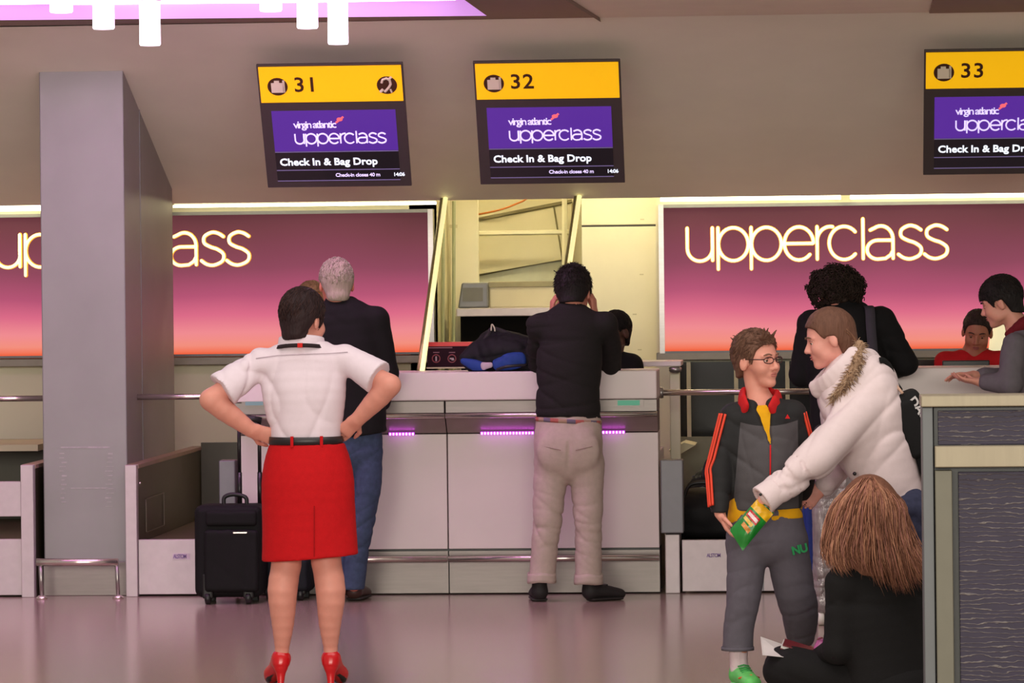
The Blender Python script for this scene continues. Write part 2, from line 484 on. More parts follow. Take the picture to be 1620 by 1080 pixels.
# slanted lit poles
ZL = at(870, 587, -.13).z
for p0, p1, lb in (((705, 312), (668, 587), 'slanted bright pole rising from the counter by the red information box'),
                   ((917, 308), (877, 587), 'slanted bright pole above the black sweater')):
    a, b = at(*p0, YB - 0.02), at(*p1, .24)
    b.z = ZL
    t = thing('slanted_pole', b, lb, 'pole')
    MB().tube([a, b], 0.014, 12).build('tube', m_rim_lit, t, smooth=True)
    MB().tube([a + Vector((-0.018, 0.02, 0)), b + Vector((-0.018, 0.02, 0))], 0.014, 10).build('backing_tube', M('pole_dull', (150, 140, 90), rough=0.3, metal=0.5), t, smooth=True)
for px, yy in ((700, 896), (717, 896)):
    bar('glass_edge', (px + 1, 318), (px, yy), 2.9, 0.012, M('glass_edge', (176, 180, 140), rough=0.15, spec=0.8), 'thin pale glass edge behind the left slanted pole' if px == 700 else 'vertical cream tube beside the narrow cream panel', 'post')

# fluorescent battens above the signs
for x0, x1, y0, y1, lb in ((-40, 64, 322, 334, 'fluorescent tube left of the steel pillar'), (274, 690, 322, 326, 'thin fluorescent strip above the left lit sign'),
                       (1045, 1330, 309, 317, 'fluorescent strip above the middle of the right lit sign'), (1345, 1680, 303, 313, 'fluorescent strip at the right end above the right lit sign')):
    Yf = YS - 0.1 if x0 != 925 else 2.7
    a = rc(x0, y0, x1, y1, Yf)
    t = thing('fluorescent_lamp', (a[0], Yf, a[2]), lb, 'lamp')
    MB().tube([(a[0], Yf, (a[2] + a[3]) / 2), (a[1], Yf, (a[2] + a[3]) / 2 + (a[1] - a[0]) * 0.0)], (a[3] - a[2]) / 2, 10).build('tube', m_fluo, t, smooth=True)
    MB().box(a[0], a[1], Yf + 0.02, Yf + 0.07, a[3] - 0.005, a[3] + 0.03).build('batten', m_white, t)

# ------------------------------------------------------------------ steel pillar
x0, x1 = at(66, 525, 0.1).x, at(199, 525, 0.1).x
t = tag(thing('pillar', (x0, 0.1, 0), 'steel clad pillar left of the middle counter', 'pillar'), kind='structure')
m_pil = M('pillar_steel', (150, 148, 148), rough=0.5, metal=0.45, var=0.07, scale=3, stretch=(1, 1, 1))
pm = MB().prism([(0.1, 0), (1.75, 0), (1.75, zfas(1.75) + 0.02), (0.1, zfas(0.1) + 0.02)], 0, x0, x1).build('cladding', m_pil, t, bevel=0.006)
ys = 0.1 + 1.65 * (222 - 199) / 74
MB().box(x1 - 0.001, x1 + 0.003, ys, ys + 0.01, 0, zfas(ys)).build('joint', m_grey, t)
MB().box(x0 - 0.004, x1 + 0.004, 0.09, 1.76, 0, 0.18).build('kick_plate', m_steel_h, t, bevel=0.003)
# worn tape marks on the front
m_tape = M('tape_residue', (172, 168, 168), rough=0.6, var=0.2, scale=40)
rnd = random.Random(4)
for a_ in [(96, 706, 174, 709)] + [(93 + rnd.uniform(0, 5), y, 104 + rnd.uniform(-3, 3), y + rnd.uniform(1, 3)) for y in range(716, 800, 7)] + [(168 + rnd.uniform(-2, 3), y, 178 + rnd.uniform(-3, 3), y + rnd.uniform(1, 3)) for y in range(716, 806, 7)] + [(112, 771, 170, 773)]:
    a = rc(*a_, 0.1)
    MB().box(a[0], a[1], 0.0985, 0.1, a[2], a[3]).build('tape_mark', m_tape, t)
# low guard rail in front of it
a, b = at(58, 889, -0.12), at(187, 889, -0.12)
t = thing('guard_rail', (a.x, -0.12, 0), 'low steel guard rail at the foot of the pillar', 'rail')
MB().tube([a, b], 0.02, 12).build('rail', m_chrome, t, smooth=True)
for p in (a, b):
    q = 0.02 if p is a else -0.008
    MB().tube([(p.x + q, -0.12, p.z), (p.x + q + 0.006, -0.12, 0.02)], 0.011, 8).build('leg', m_steel, t, smooth=True)
    MB().lathe((p.x + q + 0.006, -0.12, 0), [(0.03, 0), (0.03, 0.008), (0.015, 0.02)], 12).build('foot_plate', m_chrome, t, smooth=True)
# ------------------------------------------------------------------ lit back signs
def grad_mat(name, z0, z1, seed):
    m = bpy.data.materials.new(name)
    m.use_nodes = True
    nt = m.node_tree
    b = nt.nodes['Principled BSDF']
    b.inputs['Base Color'].default_value = lin((30, 16, 20)) + (1,)
    b.inputs['Roughness'].default_value = 0.7
    b.inputs['Specular IOR Level'].default_value = 0.15
    tc = nt.nodes.new('ShaderNodeTexCoord')
    sx = nt.nodes.new('ShaderNodeSeparateXYZ')
    nt.links.new(tc.outputs['Object'], sx.inputs[0])
    n = nt.nodes.new('ShaderNodeTexNoise')
    n.inputs['Scale'].default_value = 1.5
    n.inputs['Detail'].default_value = 1
    mp = nt.nodes.new('ShaderNodeMapping')
    mp.inputs['Location'].default_value = (seed, 0, 0)
    nt.links.new(tc.outputs['Object'], mp.inputs[0])
    nt.links.new(mp.outputs[0], n.inputs['Vector'])
    ma = nt.nodes.new('ShaderNodeMath'); ma.operation = 'MULTIPLY_ADD'
    ma.inputs[1].default_value = 0.26; ma.inputs[2].default_value = -0.13
    nt.links.new(n.outputs['Fac'], ma.inputs[0])
    mr = nt.nodes.new('ShaderNodeMapRange')
    mr.inputs['From Min'].default_value = 0.0
    mr.inputs['From Max'].default_value = z1 - z0
    nt.links.new(sx.outputs['Z'], mr.inputs['Value'])
    # the wavering print fades out towards the lower edge
    mu = nt.nodes.new('ShaderNodeMath'); mu.operation = 'MULTIPLY'
    nt.links.new(ma.outputs[0], mu.inputs[0]); nt.links.new(mr.outputs[0], mu.inputs[1])
    ad = nt.nodes.new('ShaderNodeMath'); ad.operation = 'ADD'
    nt.links.new(mr.outputs[0], ad.inputs[0]); nt.links.new(mu.outputs[0], ad.inputs[1])
    cr = nt.nodes.new('ShaderNodeValToRGB')
    stops = [(0.0, (200, 50, 24)), (0.010, (250, 92, 52)), (0.032, (255, 122, 90)), (0.075, (255, 150, 132)), (0.16, (252, 146, 152)), (0.28, (230, 112, 142)), (0.41, (190, 88, 122)), (0.60, (148, 74, 96)), (0.85, (122, 64, 74)), (1.0, (100, 54, 60))]
    while len(cr.color_ramp.elements) < len(stops):
        cr.color_ramp.elements.new(0.5)
    for e, (p, c) in zip(cr.color_ramp.elements, stops):
        e.position = p; e.color = lin(c) + (1,)
    nt.links.new(ad.outputs[0], cr.inputs[0])
    nt.links.new(cr.outputs[0], b.inputs['Emission Color'])
    b.inputs['Emission Strength'].default_value = 1.08
    return m
def stroke_tube(mb, pts, r, xf, mi):
    p3 = [xf @ Vector((x, 0, z)) for x, z in pts]
    mb.tube(p3, r, 8, mi)
    mb.ball(p3[0], r, mi, 8, 4); mb.ball(p3[-1], r, mi, 8, 4)
def lit_sign(rect, wx0, wx1, wz, label, seed):
    x0, x1, z0, z1 = rect
    t = thing('lit_sign', ((x0 + x1) / 2, YS, z0), label, 'sign', 'lit signs behind the counters')
    MB().box(x0 + 0.03, x1 - 0.03, YS - 0.02, YS + 0.05, z0 + 0.012, z1 - 0.02).build('light_panel', grad_mat('sunset_panel', z0, z1, seed), t, loc=((x0 + x1) / 2, YS, z0))
    fm = m_grey
    MB().box(x0, x0 + 0.03, YS - 0.05, YS + 0.05, z0, z1).build('frame_side', m_steel, t)
    MB().box(x1 - 0.03, x1, YS - 0.05, YS + 0.05, z0, z1).build('frame_side', m_steel, t)
    MB().box(x0 + 0.03, x1 - 0.03, YS - 0.05, YS + 0.05, z1 - 0.02, z1).build('frame_top', m_grey, t)
    MB().box(x0 + 0.03, x1 - 0.03, YS - 0.05, YS + 0.05, z0, z0 + 0.012).build('frame_bottom', m_grey, t)
    k = (wx1 - wx0) / WORD_W
    for g, ox in WORD:
        mb = MB()
        for st in GLYPH[g]:
            stroke_tube(mb, [(wx0 + (x + ox) * k, wz + z * k) for x, z in st], 0.064 * k, Matrix.Translation((0, YS - 0.045, 0)), 1)
            stroke_tube(mb, [(wx0 + (x + ox) * k, wz + z * k) for x, z in st], 0.046 * k, Matrix.Translation((0, YS - 0.064, 0)), 0)
        mb.build('letter', [m_neon, m_neon_rim], t, smooth=True)
lit_sign(sgL, at(-4, 420, YS).x, at(397, 418, YS).x, at(200, 421, YS).z, 'lit pink sunset sign partly hidden by the steel pillar', 3.0)
lit_sign(sgR, at(1088, 410, YS).x, at(1499, 410, YS).x, at(1293, 411, YS).z, 'lit pink sunset sign with its whole upperclass word in view', 8.3)

# ------------------------------------------------------------------ tilted desk number displays
def disc(mb, x, z, r, y, n=24):
    mb.prism([(x + r * math.cos(2 * math.pi * i / n), z + r * math.sin(2 * math.pi * i / n)) for i in range(n)], 1, y, 0.0)
def number_display(num, tl, tr, bl, Ytop, label, ear=False, closes=True):
    a, b = at(*tl, Ytop), at(*tr, Ytop)
    wdt = b.x - a.x
    Ybot = Ytop + 0.42
    c = at(*bl, Ybot)
    zax = (Vector((a.x, Ytop, a.z)) - Vector((a.x, Ybot, c.z)))
    H = zax.length
    zax.normalize()
    xax = Vector((1, 0, 0)); yax = zax.cross(xax)
    xf = Matrix.Translation((a.x, Ybot, c.z)) @ Matrix((xax, yax, zax)).transposed().to_4x4()
    t = thing('number_display', (a.x + wdt / 2, Ybot, c.z), label, 'sign', 'tilted desk number displays')
    def B(*args, name, mat, bevel=0.0):
        return MB(xf).box(*args).build(name, mat, t, bevel=bevel)
    B(0.0, wdt, 0.0, 0.016, 0, H, name='housing', mat=m_frame, bevel=0.003)
    B(0.06, wdt - 0.06, 0.016, 0.07, 0.06, H * .6, name='rear_case', mat=m_frame, bevel=0.006)
    u = wdt / 230.0                         # one photograph pixel on the face
    h = lambda py: H * (1 - py / 194.0)     # rows from the top, in photograph pixels
    B(3 * u, wdt - 3 * u, -0.006, 0.0, h(58), h(3), name='yellow_face', mat=m_yellow)
    B(17 * u, wdt - 17 * u, -0.002, 0.0, h(136), h(72), name='violet_screen', mat=m_screen_v)
    B(17 * u, wdt - 17 * u, -0.002, 0.0, h(184), h(138), name='black_screen', mat=m_screen_b)
    for r in (137, 166, 183):
        B(17 * u, wdt - 17 * u, -0.003, -0.002, h(r + .6), h(r - .6), name='screen_line', mat=m_line)
    def T(txt, x, row, size, mat, y=-0.003, bold=0.0, sp=1.0, sx=1.0, name='lettering'):
        return text_mb(txt, size, xf @ Matrix.Translation((x, y, h(row))), 0.001, bold, sp, 'LEFT', sx).build(name, mat, t)
    T(num, 56 * u, 41, 37 * u, m_ink, -0.0075, 0.0016, 1.08, name='number')
    # suitcase pictogram
    mb = MB(xf); disc(mb, 31 * u, h(33), 16 * u, -0.008); mb.build('pictogram_disc', m_ink, t)
    mb = MB(xf)
    mb.box(21 * u, 41 * u, -0.010, -0.008, h(42), h(27)).box(26 * u, 34 * u, -0.010, -0.008, h(27), h(23.5)).box(39 * u, 42.5 * u, -0.010, -0.008, h(42), h(23))
    mb.build('pictogram_suitcase', m_icon, t)
    if ear:
        mb = MB(xf); disc(mb, 203 * u, h(33), 16 * u, -0.008); mb.build('pictogram_disc', m_ink, t)
        mb = MB(xf)
        e = [(195, 29), (197, 24), (203, 22), (208, 25), (209, 31), (206, 36), (203, 39), (199, 43)]
        mb.tube([(x * u, -0.009, h(y)) for x, y in e], 2.2 * u, 6)
        mb.tube([(192 * u, -0.009, h(43)), (197 * u, -0.009, h(39))], 2.4 * u, 6)
        mb.tube([(207 * u, -0.009, h(23)), (211 * u, -0.009, h(20))], 2.0 * u, 6)
        mb.tube([(208 * u, -0.009, h(39)), (210 * u, -0.009, h(44))], 1.6 * u, 6)
        mb.build('pictogram_ear', m_icon, t)
    # airline lettering: small line, red mark, big word
    T('virgin atlantic', 50 * u, 99, 18.5 * u, m_txt_l, bold=0.0006, sp=0.76)
    mb = MB(xf)
    mb.ball((124 * u, -0.004, h(86)), (5 * u, 0.001, 3.6 * u), 0, 10, 6)
    mb.tube([(118 * u, -0.004, h(91)), (130 * u, -0.004, h(82))], 1.8 * u, 6)
    mb.build('red_mark', m_txt_r, t)
    k = 144 * u / WORD_W
    mb = MB(xf)
    for g, ox in WORD:
        for st in GLYPH[g]:
            mb.tube([(51 * u + (x + ox) * k, -0.003, h(124) + z * k) for x, z in st], 1.35 * u, 5)
    mb.build('word', m_txt_l, t)
    T('Check In & Bag Drop', 23 * u, 158, 17.9 * u, m_txt_w, bold=0.0014, sx=1.0)
    if closes:
        T('Check-in closes 40 m', 110 * u, 177, 9.0 * u, m_txt_l, sp=0.92, bold=0.0005)
        T('14:06', 202 * u, 177, 9.0 * u, m_txt_w, sp=0.92, bold=0.0005)
    # bracket up into the bulkhead
    top = xf @ Vector((wdt / 2, 0.07, H * 0.3))
    MB().tube([top, (top.x, top.y + 0.02, zfas(top.y) + 0.03)], 0.02, 8).build('bracket', m_frame, t)
YD = -0.25
number_display('31', (405, 103), (637, 98), (425, 297), YD, 'tilted display numbered 31 with an ear pictogram, leftmost of the three', ear=True)
number_display('32', (748, 98), (981, 93), (760, 292), YD, 'tilted display numbered 32 above the black sweater')
number_display('33', (1462, 80), (1697, 75), (1461, 277), YD, 'tilted display numbered 33, cut off by the right edge', closes=False)

# ------------------------------------------------------------------ check-in counters
def counter(px0, px1, seam, name_label, leds, disp):
    Yf, Yp = -0.13, 0.0
    xm = (px0 + px1) / 2
    x0, x1 = at(px0, 760, Yp).x, at(px1, 760, Yp).x
    zt, zf = at(870, 587, Yf).z, at(870, 632, Yf).z
    zb_, zr = at(870, 652, Yf).z, at(870, 658, Yf).z
    zp = at(870, 685, Yp).z
    zk = at(870, 867, Yp).z
    t = thing('check_in_counter', ((x0 + x1) / 2, 0.3, 0), name_label, 'counter', 'white check-in counters')
    MB().box(x0, x1, Yf, 0.32, zf, zt).build('ledge', m_white, t, bevel=0.006)
    edges = [x0] + seam + [x1]
    for i in range(len(edges) - 1):
        a, b = edges[i] + (0.003 if i else 0), edges[i + 1] - (0.003 if i < len(edges) - 2 else 0)
        MB().box(a, b, Yf + 0.012, 0.25, zb_, zf - 0.002).build('steel_band', m_steel_h, t, bevel=0.003)
        MB().prism([(Yf + 0.02, zb_ - 0.012), (Yp - 0.005, zp + 0.006), (0.25, zp + 0.006), (0.25, zb_ - 0.002), (Yf + 0.02, zb_ - 0.002)], 0, a, b).build('underside', M('underside_metal', (150, 132, 130), rough=0.4, metal=0.4), t)
        MB().box(a, b, Yp, 0.3, zk, zp).build('front_panel', m_white, t, bevel=0.003)
        MB().box(a, b, Yp + 0.012, 0.3, at(870, 877, Yp).z, zk - 0.012).build('lower_strip', m_steel_h, t)
        MB().box(a, b, Yp + 0.03, 0.3, 0.008, at(870, 877, Yp).z).build('kick_plate', m_steel_h, t)
        MB().tube([(a, Yp - 0.045, at(870, 883, Yp - .045).z), (b, Yp - 0.045, at(870, 883, Yp - .045).z)], 0.017, 12).build('foot_rail', m_chrome, t, smooth=True)
        MB().tube([(a, Yf + 0.0, zr + 0.006), (b, Yf + 0.0, zr + 0.006)], 0.013, 12).build('front_rail', m_chrome, t, smooth=True)
    MB().box(x0, x1, Yp + 0.025, 0.3, zk - 0.012, zk).build('shadow_gap', m_black, t)
    MB().box(x0, x1, 0.3, 0.85, 0.70, 0.74).build('worktop', m_white, t, bevel=0.004)
    MB().box(x0, x0 + 0.03, 0.3, 0.85, 0.0, 0.70).build('side_panel', m_white, t)
    MB().box(x1 - 0.03, x1, 0.3, 0.85, 0.0, 0.70).build('side_panel', m_white, t)
    for a_, b_ in leds:
        a, b = at(a_, 686, Yp - 0.02), at(b_, 686, Yp - 0.02)
        st = MB().box(a.x, b.x, Yp - 0.026, Yp - 0.012, zp - 0.001, zp + 0.012).build('led_strip', M('led_housing', (120, 50, 140), emit=(190, 70, 210), es=0.8), t)
        n = max(3, int((b.x - a.x) / 0.016))
        d = MB()
        for i in range(n):
            x = a.x + (b.x - a.x) * (i + .5) / n
            d.box(x - 0.0045, x + 0.0045, Yp - 0.030, Yp - 0.026, zp - 0.003, zp + 0.009)
        tag(d.build('led_row', m_led, st), kind='stuff')
    for a_, b_, c in disp:
        a = rc(a_, 633, b_, 641, Yf)
        MB().box(a[0] - 0.02, a[1] + 0.02, Yf + 0.004, Yf + 0.014, a[2] - 0.006, a[3] + 0.004).build('scale_housing', m_steel_h, t)
        MB().box(a[0], a[1], Yf + 0.001, Yf + 0.004, a[2], a[3]).build('scale_display', M('scale_green' if c else 'scale_blue', (60, 80, 80), emit=(80, 170, 130) if c else (130, 150, 160), es=0.7), t)
    return x0, x1
cx0, cx1 = counter(377, 1042, [at(708, 760, 0).x], 'long white check-in counter between the pillar and the track jacket', [(615, 656), (760, 845), (952, 989)], [(388, 416, 0), (977, 1012, 1)])
counter(1412, 2070, [at(1744, 760, 0).x], 'white check-in counter at the right behind the purple stand', [(1500, 1540), (1600, 1690)], [(1432, 1450, 1)])

# ------------------------------------------------------------------ baggage belts
def belt(px_post, px_end, label, sticker=None, shelf=False, post_split=False, left=True, extra=None):
    Y0 = 0.02
    xa_, xb_ = at(px_post[0], 840, Y0).x, at(px_post[1], 840, Y0).x
    xe = at(px_end, 840, Y0).x
    zp = at(px_post[1], 735, Y0).z
    zfp = at((px_post[1] + px_end) / 2, 853, Y0).z
    lo, hi = min(xa_, xe), max(xb_, xe)
    t = thing('baggage_belt', ((lo + hi) / 2, 1.0, 0), label, 'conveyor', 'baggage belts between counters')
    if post_split:
        MB().box(xa_ + 0.02, xb_ - 0.01, Y0, 1.0, 0, at(1060, 845, Y0).z).build('post', m_silver, t, bevel=0.004)
        MB().box(xa_, xb_ + 0.012, Y0 - 0.02, Y0 + 0.12, at(1060, 843, Y0).z, at(1060, 727, Y0).z).build('grey_case', m_grey, t, bevel=0.006)
    else:
        MB().box(xa_, xb_, Y0 - 0.03, Y0 + 0.03, 0, zp).build('post', m_silver, t, bevel=0.003)
        MB().box(xa_ + 0.004, xb_ - 0.004, Y0 + 0.03, YS - 0.1, 0.0, zp - 0.02).build('side_wall', m_olive, t)
        MB().box(xa_ - 0.004, xb_ + 0.004, Y0 + 0.03, YS - 0.1, zp - 0.02, zp).build('wall_cap', M('cap_trim', (150, 124, 108), rough=0.4), t)
    s0, s1 = (xb_, xe) if xe > xb_ else (xe, xa_)
    MB().box(s0 + 0.002, s1, Y0, Y0 + 0.04, 0.01, zfp).build('front_panel', m_silver, t, bevel=0.003)
    MB().box(s0 + 0.004, s1, Y0 + 0.04, YS - 0.15, 0.1, zfp - 0.02).build('belt', m_belt, t)
    return t, s0, s1, Y0, zfp, zp
t, s0, s1, Y0, zfp, zp = belt((200, 218), 372, 'baggage belt between the pillar and the black wheeled case')
p0 = at(346, 735, 0.25); p1 = at(372, 735, 0.25)
MB().box(p0.x, p1.x, 0.25, 0.37, at(360, 820, .25).z, at(360, 728, .25).z).build('grey_case', m_grey, t, bevel=0.006)
MB().box(p0.x + 0.01, p1.x - 0.01, 0.1, 1.0, 0, at(360, 820, .25).z).build('inner_post', m_olive, t)
xi = at(218, 840, Y0).x + 0.001
fr_ = MB()
for (ya, yb, za, zb2) in ((0.28, 0.9, .50, .506), (0.28, 0.9, .32, .326), (0.28, 0.29, .32, .506), (0.89, 0.9, .32, .506)):
    fr_.box(xi, xi + 0.004, ya, yb, za, zb2)
fr_.build('access_door_seam', M('seam_light', (110, 102, 84), rough=0.4), t)
MB().ball((xi + 0.006, 0.06, at(218, 765, Y0).z), 0.008).build('bolt', m_chrome, t)
a = rc(273, 875, 301, 885, Y0)
MB().box(a[0], a[1], Y0 - 0.002, Y0, a[2], a[3]).build('sticker', M('pale_sticker', (206, 190, 200), rough=0.4), t)
text_mb('ALSTOM', 0.03, Matrix.Translation((a[0] + 0.004, Y0 - 0.003, a[2] + 0.008)), 0.0005, 0.0006, 0.8, sx=0.72).build('sticker_lettering', M('sticker_ink', (130, 100, 160)), t)
MB().box(xi, at(378, 700, 2.3).x, 2.30, 2.34, 0.1, at(330, 700, 2.3).z).build('end_wall', m_olive, t)

t, s0, s1, Y0, zfp, zp = belt((35, 55), -160, 'baggage belt at the left edge beyond the pillar')
a = rc(-160, 762, 35, 817, 0.02)
MB().box(a[0], a[1] - 0.002, 0.0, 0.05, a[2], a[3]).build('upper_panel', m_silver, t, bevel=0.003)
a = rc(-160, 704, 60, 714, 1.4)
MB().box(a[0], a[1], 1.4, 2.2, a[2], a[3]).build('ramp', m_cream2, t)
MB().box(a[0], a[1] - 0.03, 2.2, 2.24, 0.1, a[3]).build('end_wall', m_olive, t)

t, s0, s1, Y0, zfp, zp = belt((1046, 1078), 1398, 'baggage belt between the counters behind the striped track jacket', post_split=True)
a = rc(1137, 872, 1152, 880, Y0)
text_mb('ALSTOM', 0.028, Matrix.Translation((at(1118, 880, Y0).x, Y0 - 0.002, at(1118, 881, Y0).z)), 0.0005, 0.0006, 0.8, sx=0.8).build('sticker_lettering', M('sticker_ink', (130, 100, 160)), t)
xs_ = at(1207, 890, Y0).x
MB().box(xs_ - 0.004, xs_ + 0.004, Y0 - 0.001, Y0, 0.01, zfp).build('panel_joint', m_grey, t)
a = rc(1076, 690, 1400, 735, 2.0)
MB().box(a[0], a[1], 2.0, 2.06, 0.3, a[3]).build('end_wall', M('olive_end_wall', (118, 112, 84), rough=0.4, var=0.1), t)
MB().prism([(at(1058, 712, 1.5).x, at(1058, 712, 1.5).z), (at(1082, 700, 1.5).x, at(1082, 700, 1.5).z), (at(1100, 704, 1.5).x, at(1100, 704, 1.5).z), (at(1066, 724, 1.5).x, at(1066, 724, 1.5).z)], 1, 1.5, 1.9).build('deflector', m_cream2, t)
# white upright with bracket beside the counter's right end
a = rc(1060, 585, 1076, 722, 1.2)
t = thing('upright_post', (a[0], 1.2, 0), 'white upright with a grey bracket right of the middle counter', 'post')
MB().box(a[0], a[1], 1.2, 1.26, 0, a[3]).build('upright', m_cream, t, bevel=0.004)
b = rc(1036, 571, 1078, 579, 1.15)
MB().box(b[0] - 0.3, b[1], 1.1, 1.5, b[2], b[3]).build('shelf', m_white, t, bevel=0.004)
MB().lathe((at(1068, 584, 1.1).x, 1.13, at(1068, 590, 1.1).z), [(0.02, 0), (0.035, 0.012), (0.035, 0.03), (0.02, 0.035)], 14).build('bracket', m_steel, t, smooth=True)

# handrails
def rail(p0, p1, Y, label, ends):
    a, b = at(*p0, Y), at(*p1, Y)
    b.z = a.z
    t = thing('handrail', ((a.x + b.x) / 2, Y, a.z), label, 'rail')
    MB().tube([a, b], 0.016, 12).build('rail', m_chrome, t, smooth=True)
    for p in ends:
        q = at(*p, Y)
        MB().lathe((q.x, Y, a.z), [(0.028, -0.012), (0.03, 0), (0.028, 0.012)], 12, axis=0).build('collar', m_steel, t, smooth=True)
rail((205, 628), (384, 627), 0.45, 'horizontal steel rail between the pillar and the person in the red skirt', [(212, 628)])
rail((-60, 631), (68, 630), 0.45, 'horizontal steel rail left of the pillar', [])
rail((1043, 621), (1412, 618), 0.4, 'horizontal steel rail behind the striped track jacket', [(1046, 621)])

# ------------------------------------------------------------------ pendant tubes
for x0, x1, yb_, Y, lb in ((79, 115, 20, -1.5, 'shortest lit tube at the far left'), (147, 181, 46, -1.35, 'second lit tube from the left'), (221, 254, 72, -1.2, 'longest lit tube of the left three'),
                      (411, 446, 18, -1.5, 'shortest lit tube of the right three'), (470, 503, 45, -1.35, 'middle lit tube of the right three'), (519, 551, 70, -1.2, 'longest lit tube of the right three, above display 31')):
    c, d = at((x0 + x1) / 2, yb_, Y), at(x1, yb_, Y)
    r = d.x - c.x
    t = thing('pendant_lamp', c, lb, 'lamp', 'pink lit tubes below the ceiling recess')
    zt_ = ZT + 0.09
    MB().lathe((c.x, Y, c.z), [(r * .92, 0), (r, 0.006), (r, zt_ - c.z - 0.02)], 20).build('tube', m_tube, t, smooth=True)
    MB().lathe((c.x, Y, zt_ - 0.02), [(r * 1.1, 0), (r * 1.1, 0.02)], 20).build('ceiling_cap', m_silver, t, smooth=True)
# ------------------------------------------------------------------ implicit-surface modelling of figures and soft goods
V = Vector
def nv(v):
    return np.array(v, dtype=np.float32)
class Sdf:
    def __init__(s, k=0.02):
        s.ops, s.k, s.disp = [], k, None
    def _frame(s, n, side):
        n = n / max(np.linalg.norm(n), 1e-9)
        side = nv(side if side is not None else (1, 0, 0))
        side = side - n * float(side @ n)
        if np.linalg.norm(side) < 1e-3:
            side = nv((0, 1, 0)); side = side - n * float(side @ n)
        side = side / np.linalg.norm(side)
        return n, side, np.cross(n, side)
    def cap(s, a, b, ra, rb=None, side=None, k=None, op='+', flat=False):
        a, b = nv(a), nv(b)
        rb = ra if rb is None else rb
        ra = ra if isinstance(ra, (tuple, list)) else (ra, ra)
        rb = rb if isinstance(rb, (tuple, list)) else (rb, rb)
        L = float(np.linalg.norm(b - a)) or 1e-6
        n, sd, fw = s._frame(b - a, side)
        R = max(ra + rb)
        def fn(x, y, z):
            rx, ry, rz = x - a[0], y - a[1], z - a[2]
            t0 = (rx * n[0] + ry * n[1] + rz * n[2])
            t = np.clip(t0 / L, 0, 1)
            w = ra[0] + (rb[0] - ra[0]) * t
            d = ra[1] + (rb[1] - ra[1]) * t
            e = t0 - t * L
            u = rx * sd[0] + ry * sd[1] + rz * sd[2]
            v = rx * fw[0] + ry * fw[1] + rz * fw[2]
            m = np.minimum(w, d)
            if flat:
                k0 = np.sqrt((u / w) ** 2 + (v / d) ** 2) + 1e-6
                k1 = np.sqrt((u / w ** 2) ** 2 + (v / d ** 2) ** 2) + 1e-6
                return np.maximum(k0 * (k0 - 1) / k1, np.abs(e) - 0.0)
            k0 = np.sqrt((u / w) ** 2 + (v / d) ** 2 + (e / m) ** 2) + 1e-6
            k1 = np.sqrt((u / w ** 2) ** 2 + (v / d ** 2) ** 2 + (e / m ** 2) ** 2) + 1e-6
            return k0 * (k0 - 1) / k1
        s.ops.append((op, fn, np.minimum(a, b) - R, np.maximum(a, b) + R, s.k if k is None else k))
        return s
    def chain(s, pts, rs, side=None, k=None, op='+'):
        """one limb: its segments are joined tightly, the limb as a whole blends with k"""
        q = Sdf(0.0)
        if len(pts) > 2:
            w2 = [r if isinstance(r, (tuple, list)) else (r, r) for r in rs]
            pts = catmull(pts, 3)
            rs = [(max(r.x, .002), max(r.y, .002)) for r in catmull([(a, b, 0) for a, b in w2], 3)]
        for i in range(len(pts) - 1):
            q.cap(pts[i], pts[i + 1], rs[i], rs[i + 1], side, 0.0)
        fns = [o[1] for o in q.ops]
        def fn(x, y, z):
            d = fns[0](x, y, z)
            for f in fns[1:]:
                e = f(x, y, z)
                t = np.clip(0.5 + 0.5 * (d - e) / .002, 0, 1)
                d = d + (e - d) * t - .002 * t * (1 - t)
            return d
        s.ops.append((op, fn, np.min([o[2] for o in q.ops], axis=0), np.max([o[3] for o in q.ops], axis=0), s.k if k is None else k))
        return s
    def ell(s, c, r, R=None, k=None, op='+'):
        c = nv(c)
        r = r if isinstance(r, (tuple, list)) else (r, r, r)
        R = np.eye(3, dtype=np.float32) if R is None else np.array([list(q) for q in R], dtype=np.float32)
        def fn(x, y, z):
            rx, ry, rz = x - c[0], y - c[1], z - c[2]
            q = [rx * R[0, i] + ry * R[1, i] + rz * R[2, i] for i in range(3)]
            k0 = np.sqrt(sum((q[i] / r[i]) ** 2 for i in range(3))) + 1e-6
            k1 = np.sqrt(sum((q[i] / r[i] ** 2) ** 2 for i in range(3))) + 1e-6
            return k0 * (k0 - 1) / k1
        s.ops.append((op, fn, c - max(r), c + max(r), s.k if k is None else k))
        return s
    def box(s, c, h, R=None, rad=0.01, k=None, op='+'):
        c = nv(c)
        R = np.eye(3, dtype=np.float32) if R is None else np.array([list(q) for q in R], dtype=np.float32)
        def fn(x, y, z):
            rx, ry, rz = x - c[0], y - c[1], z - c[2]
            q = [np.abs(rx * R[0, i] + ry * R[1, i] + rz * R[2, i]) - (h[i] - rad) for i in range(3)]
            o = np.sqrt(sum(np.maximum(t, 0) ** 2 for t in q))
            return o + np.minimum(np.maximum(np.maximum(q[0], q[1]), q[2]), 0) - rad
        m = math.sqrt(sum(t * t for t in h))
        s.ops.append((op, fn, c - m, c + m, s.k if k is None else k))
        return s
    def plane(s, p, n, k=0.0):
        """keep the side opposite to n"""
        p = nv(p); n = nv(n); n = n / np.linalg.norm(n)
        s.ops.append(('&', lambda x, y, z: (x - p[0]) * n[0] + (y - p[1]) * n[1] + (z - p[2]) * n[2], None, None, k))
        return s
    def keep(s, fn):
        s.ops.append(('&', fn, None, None, 0.0))
        return s
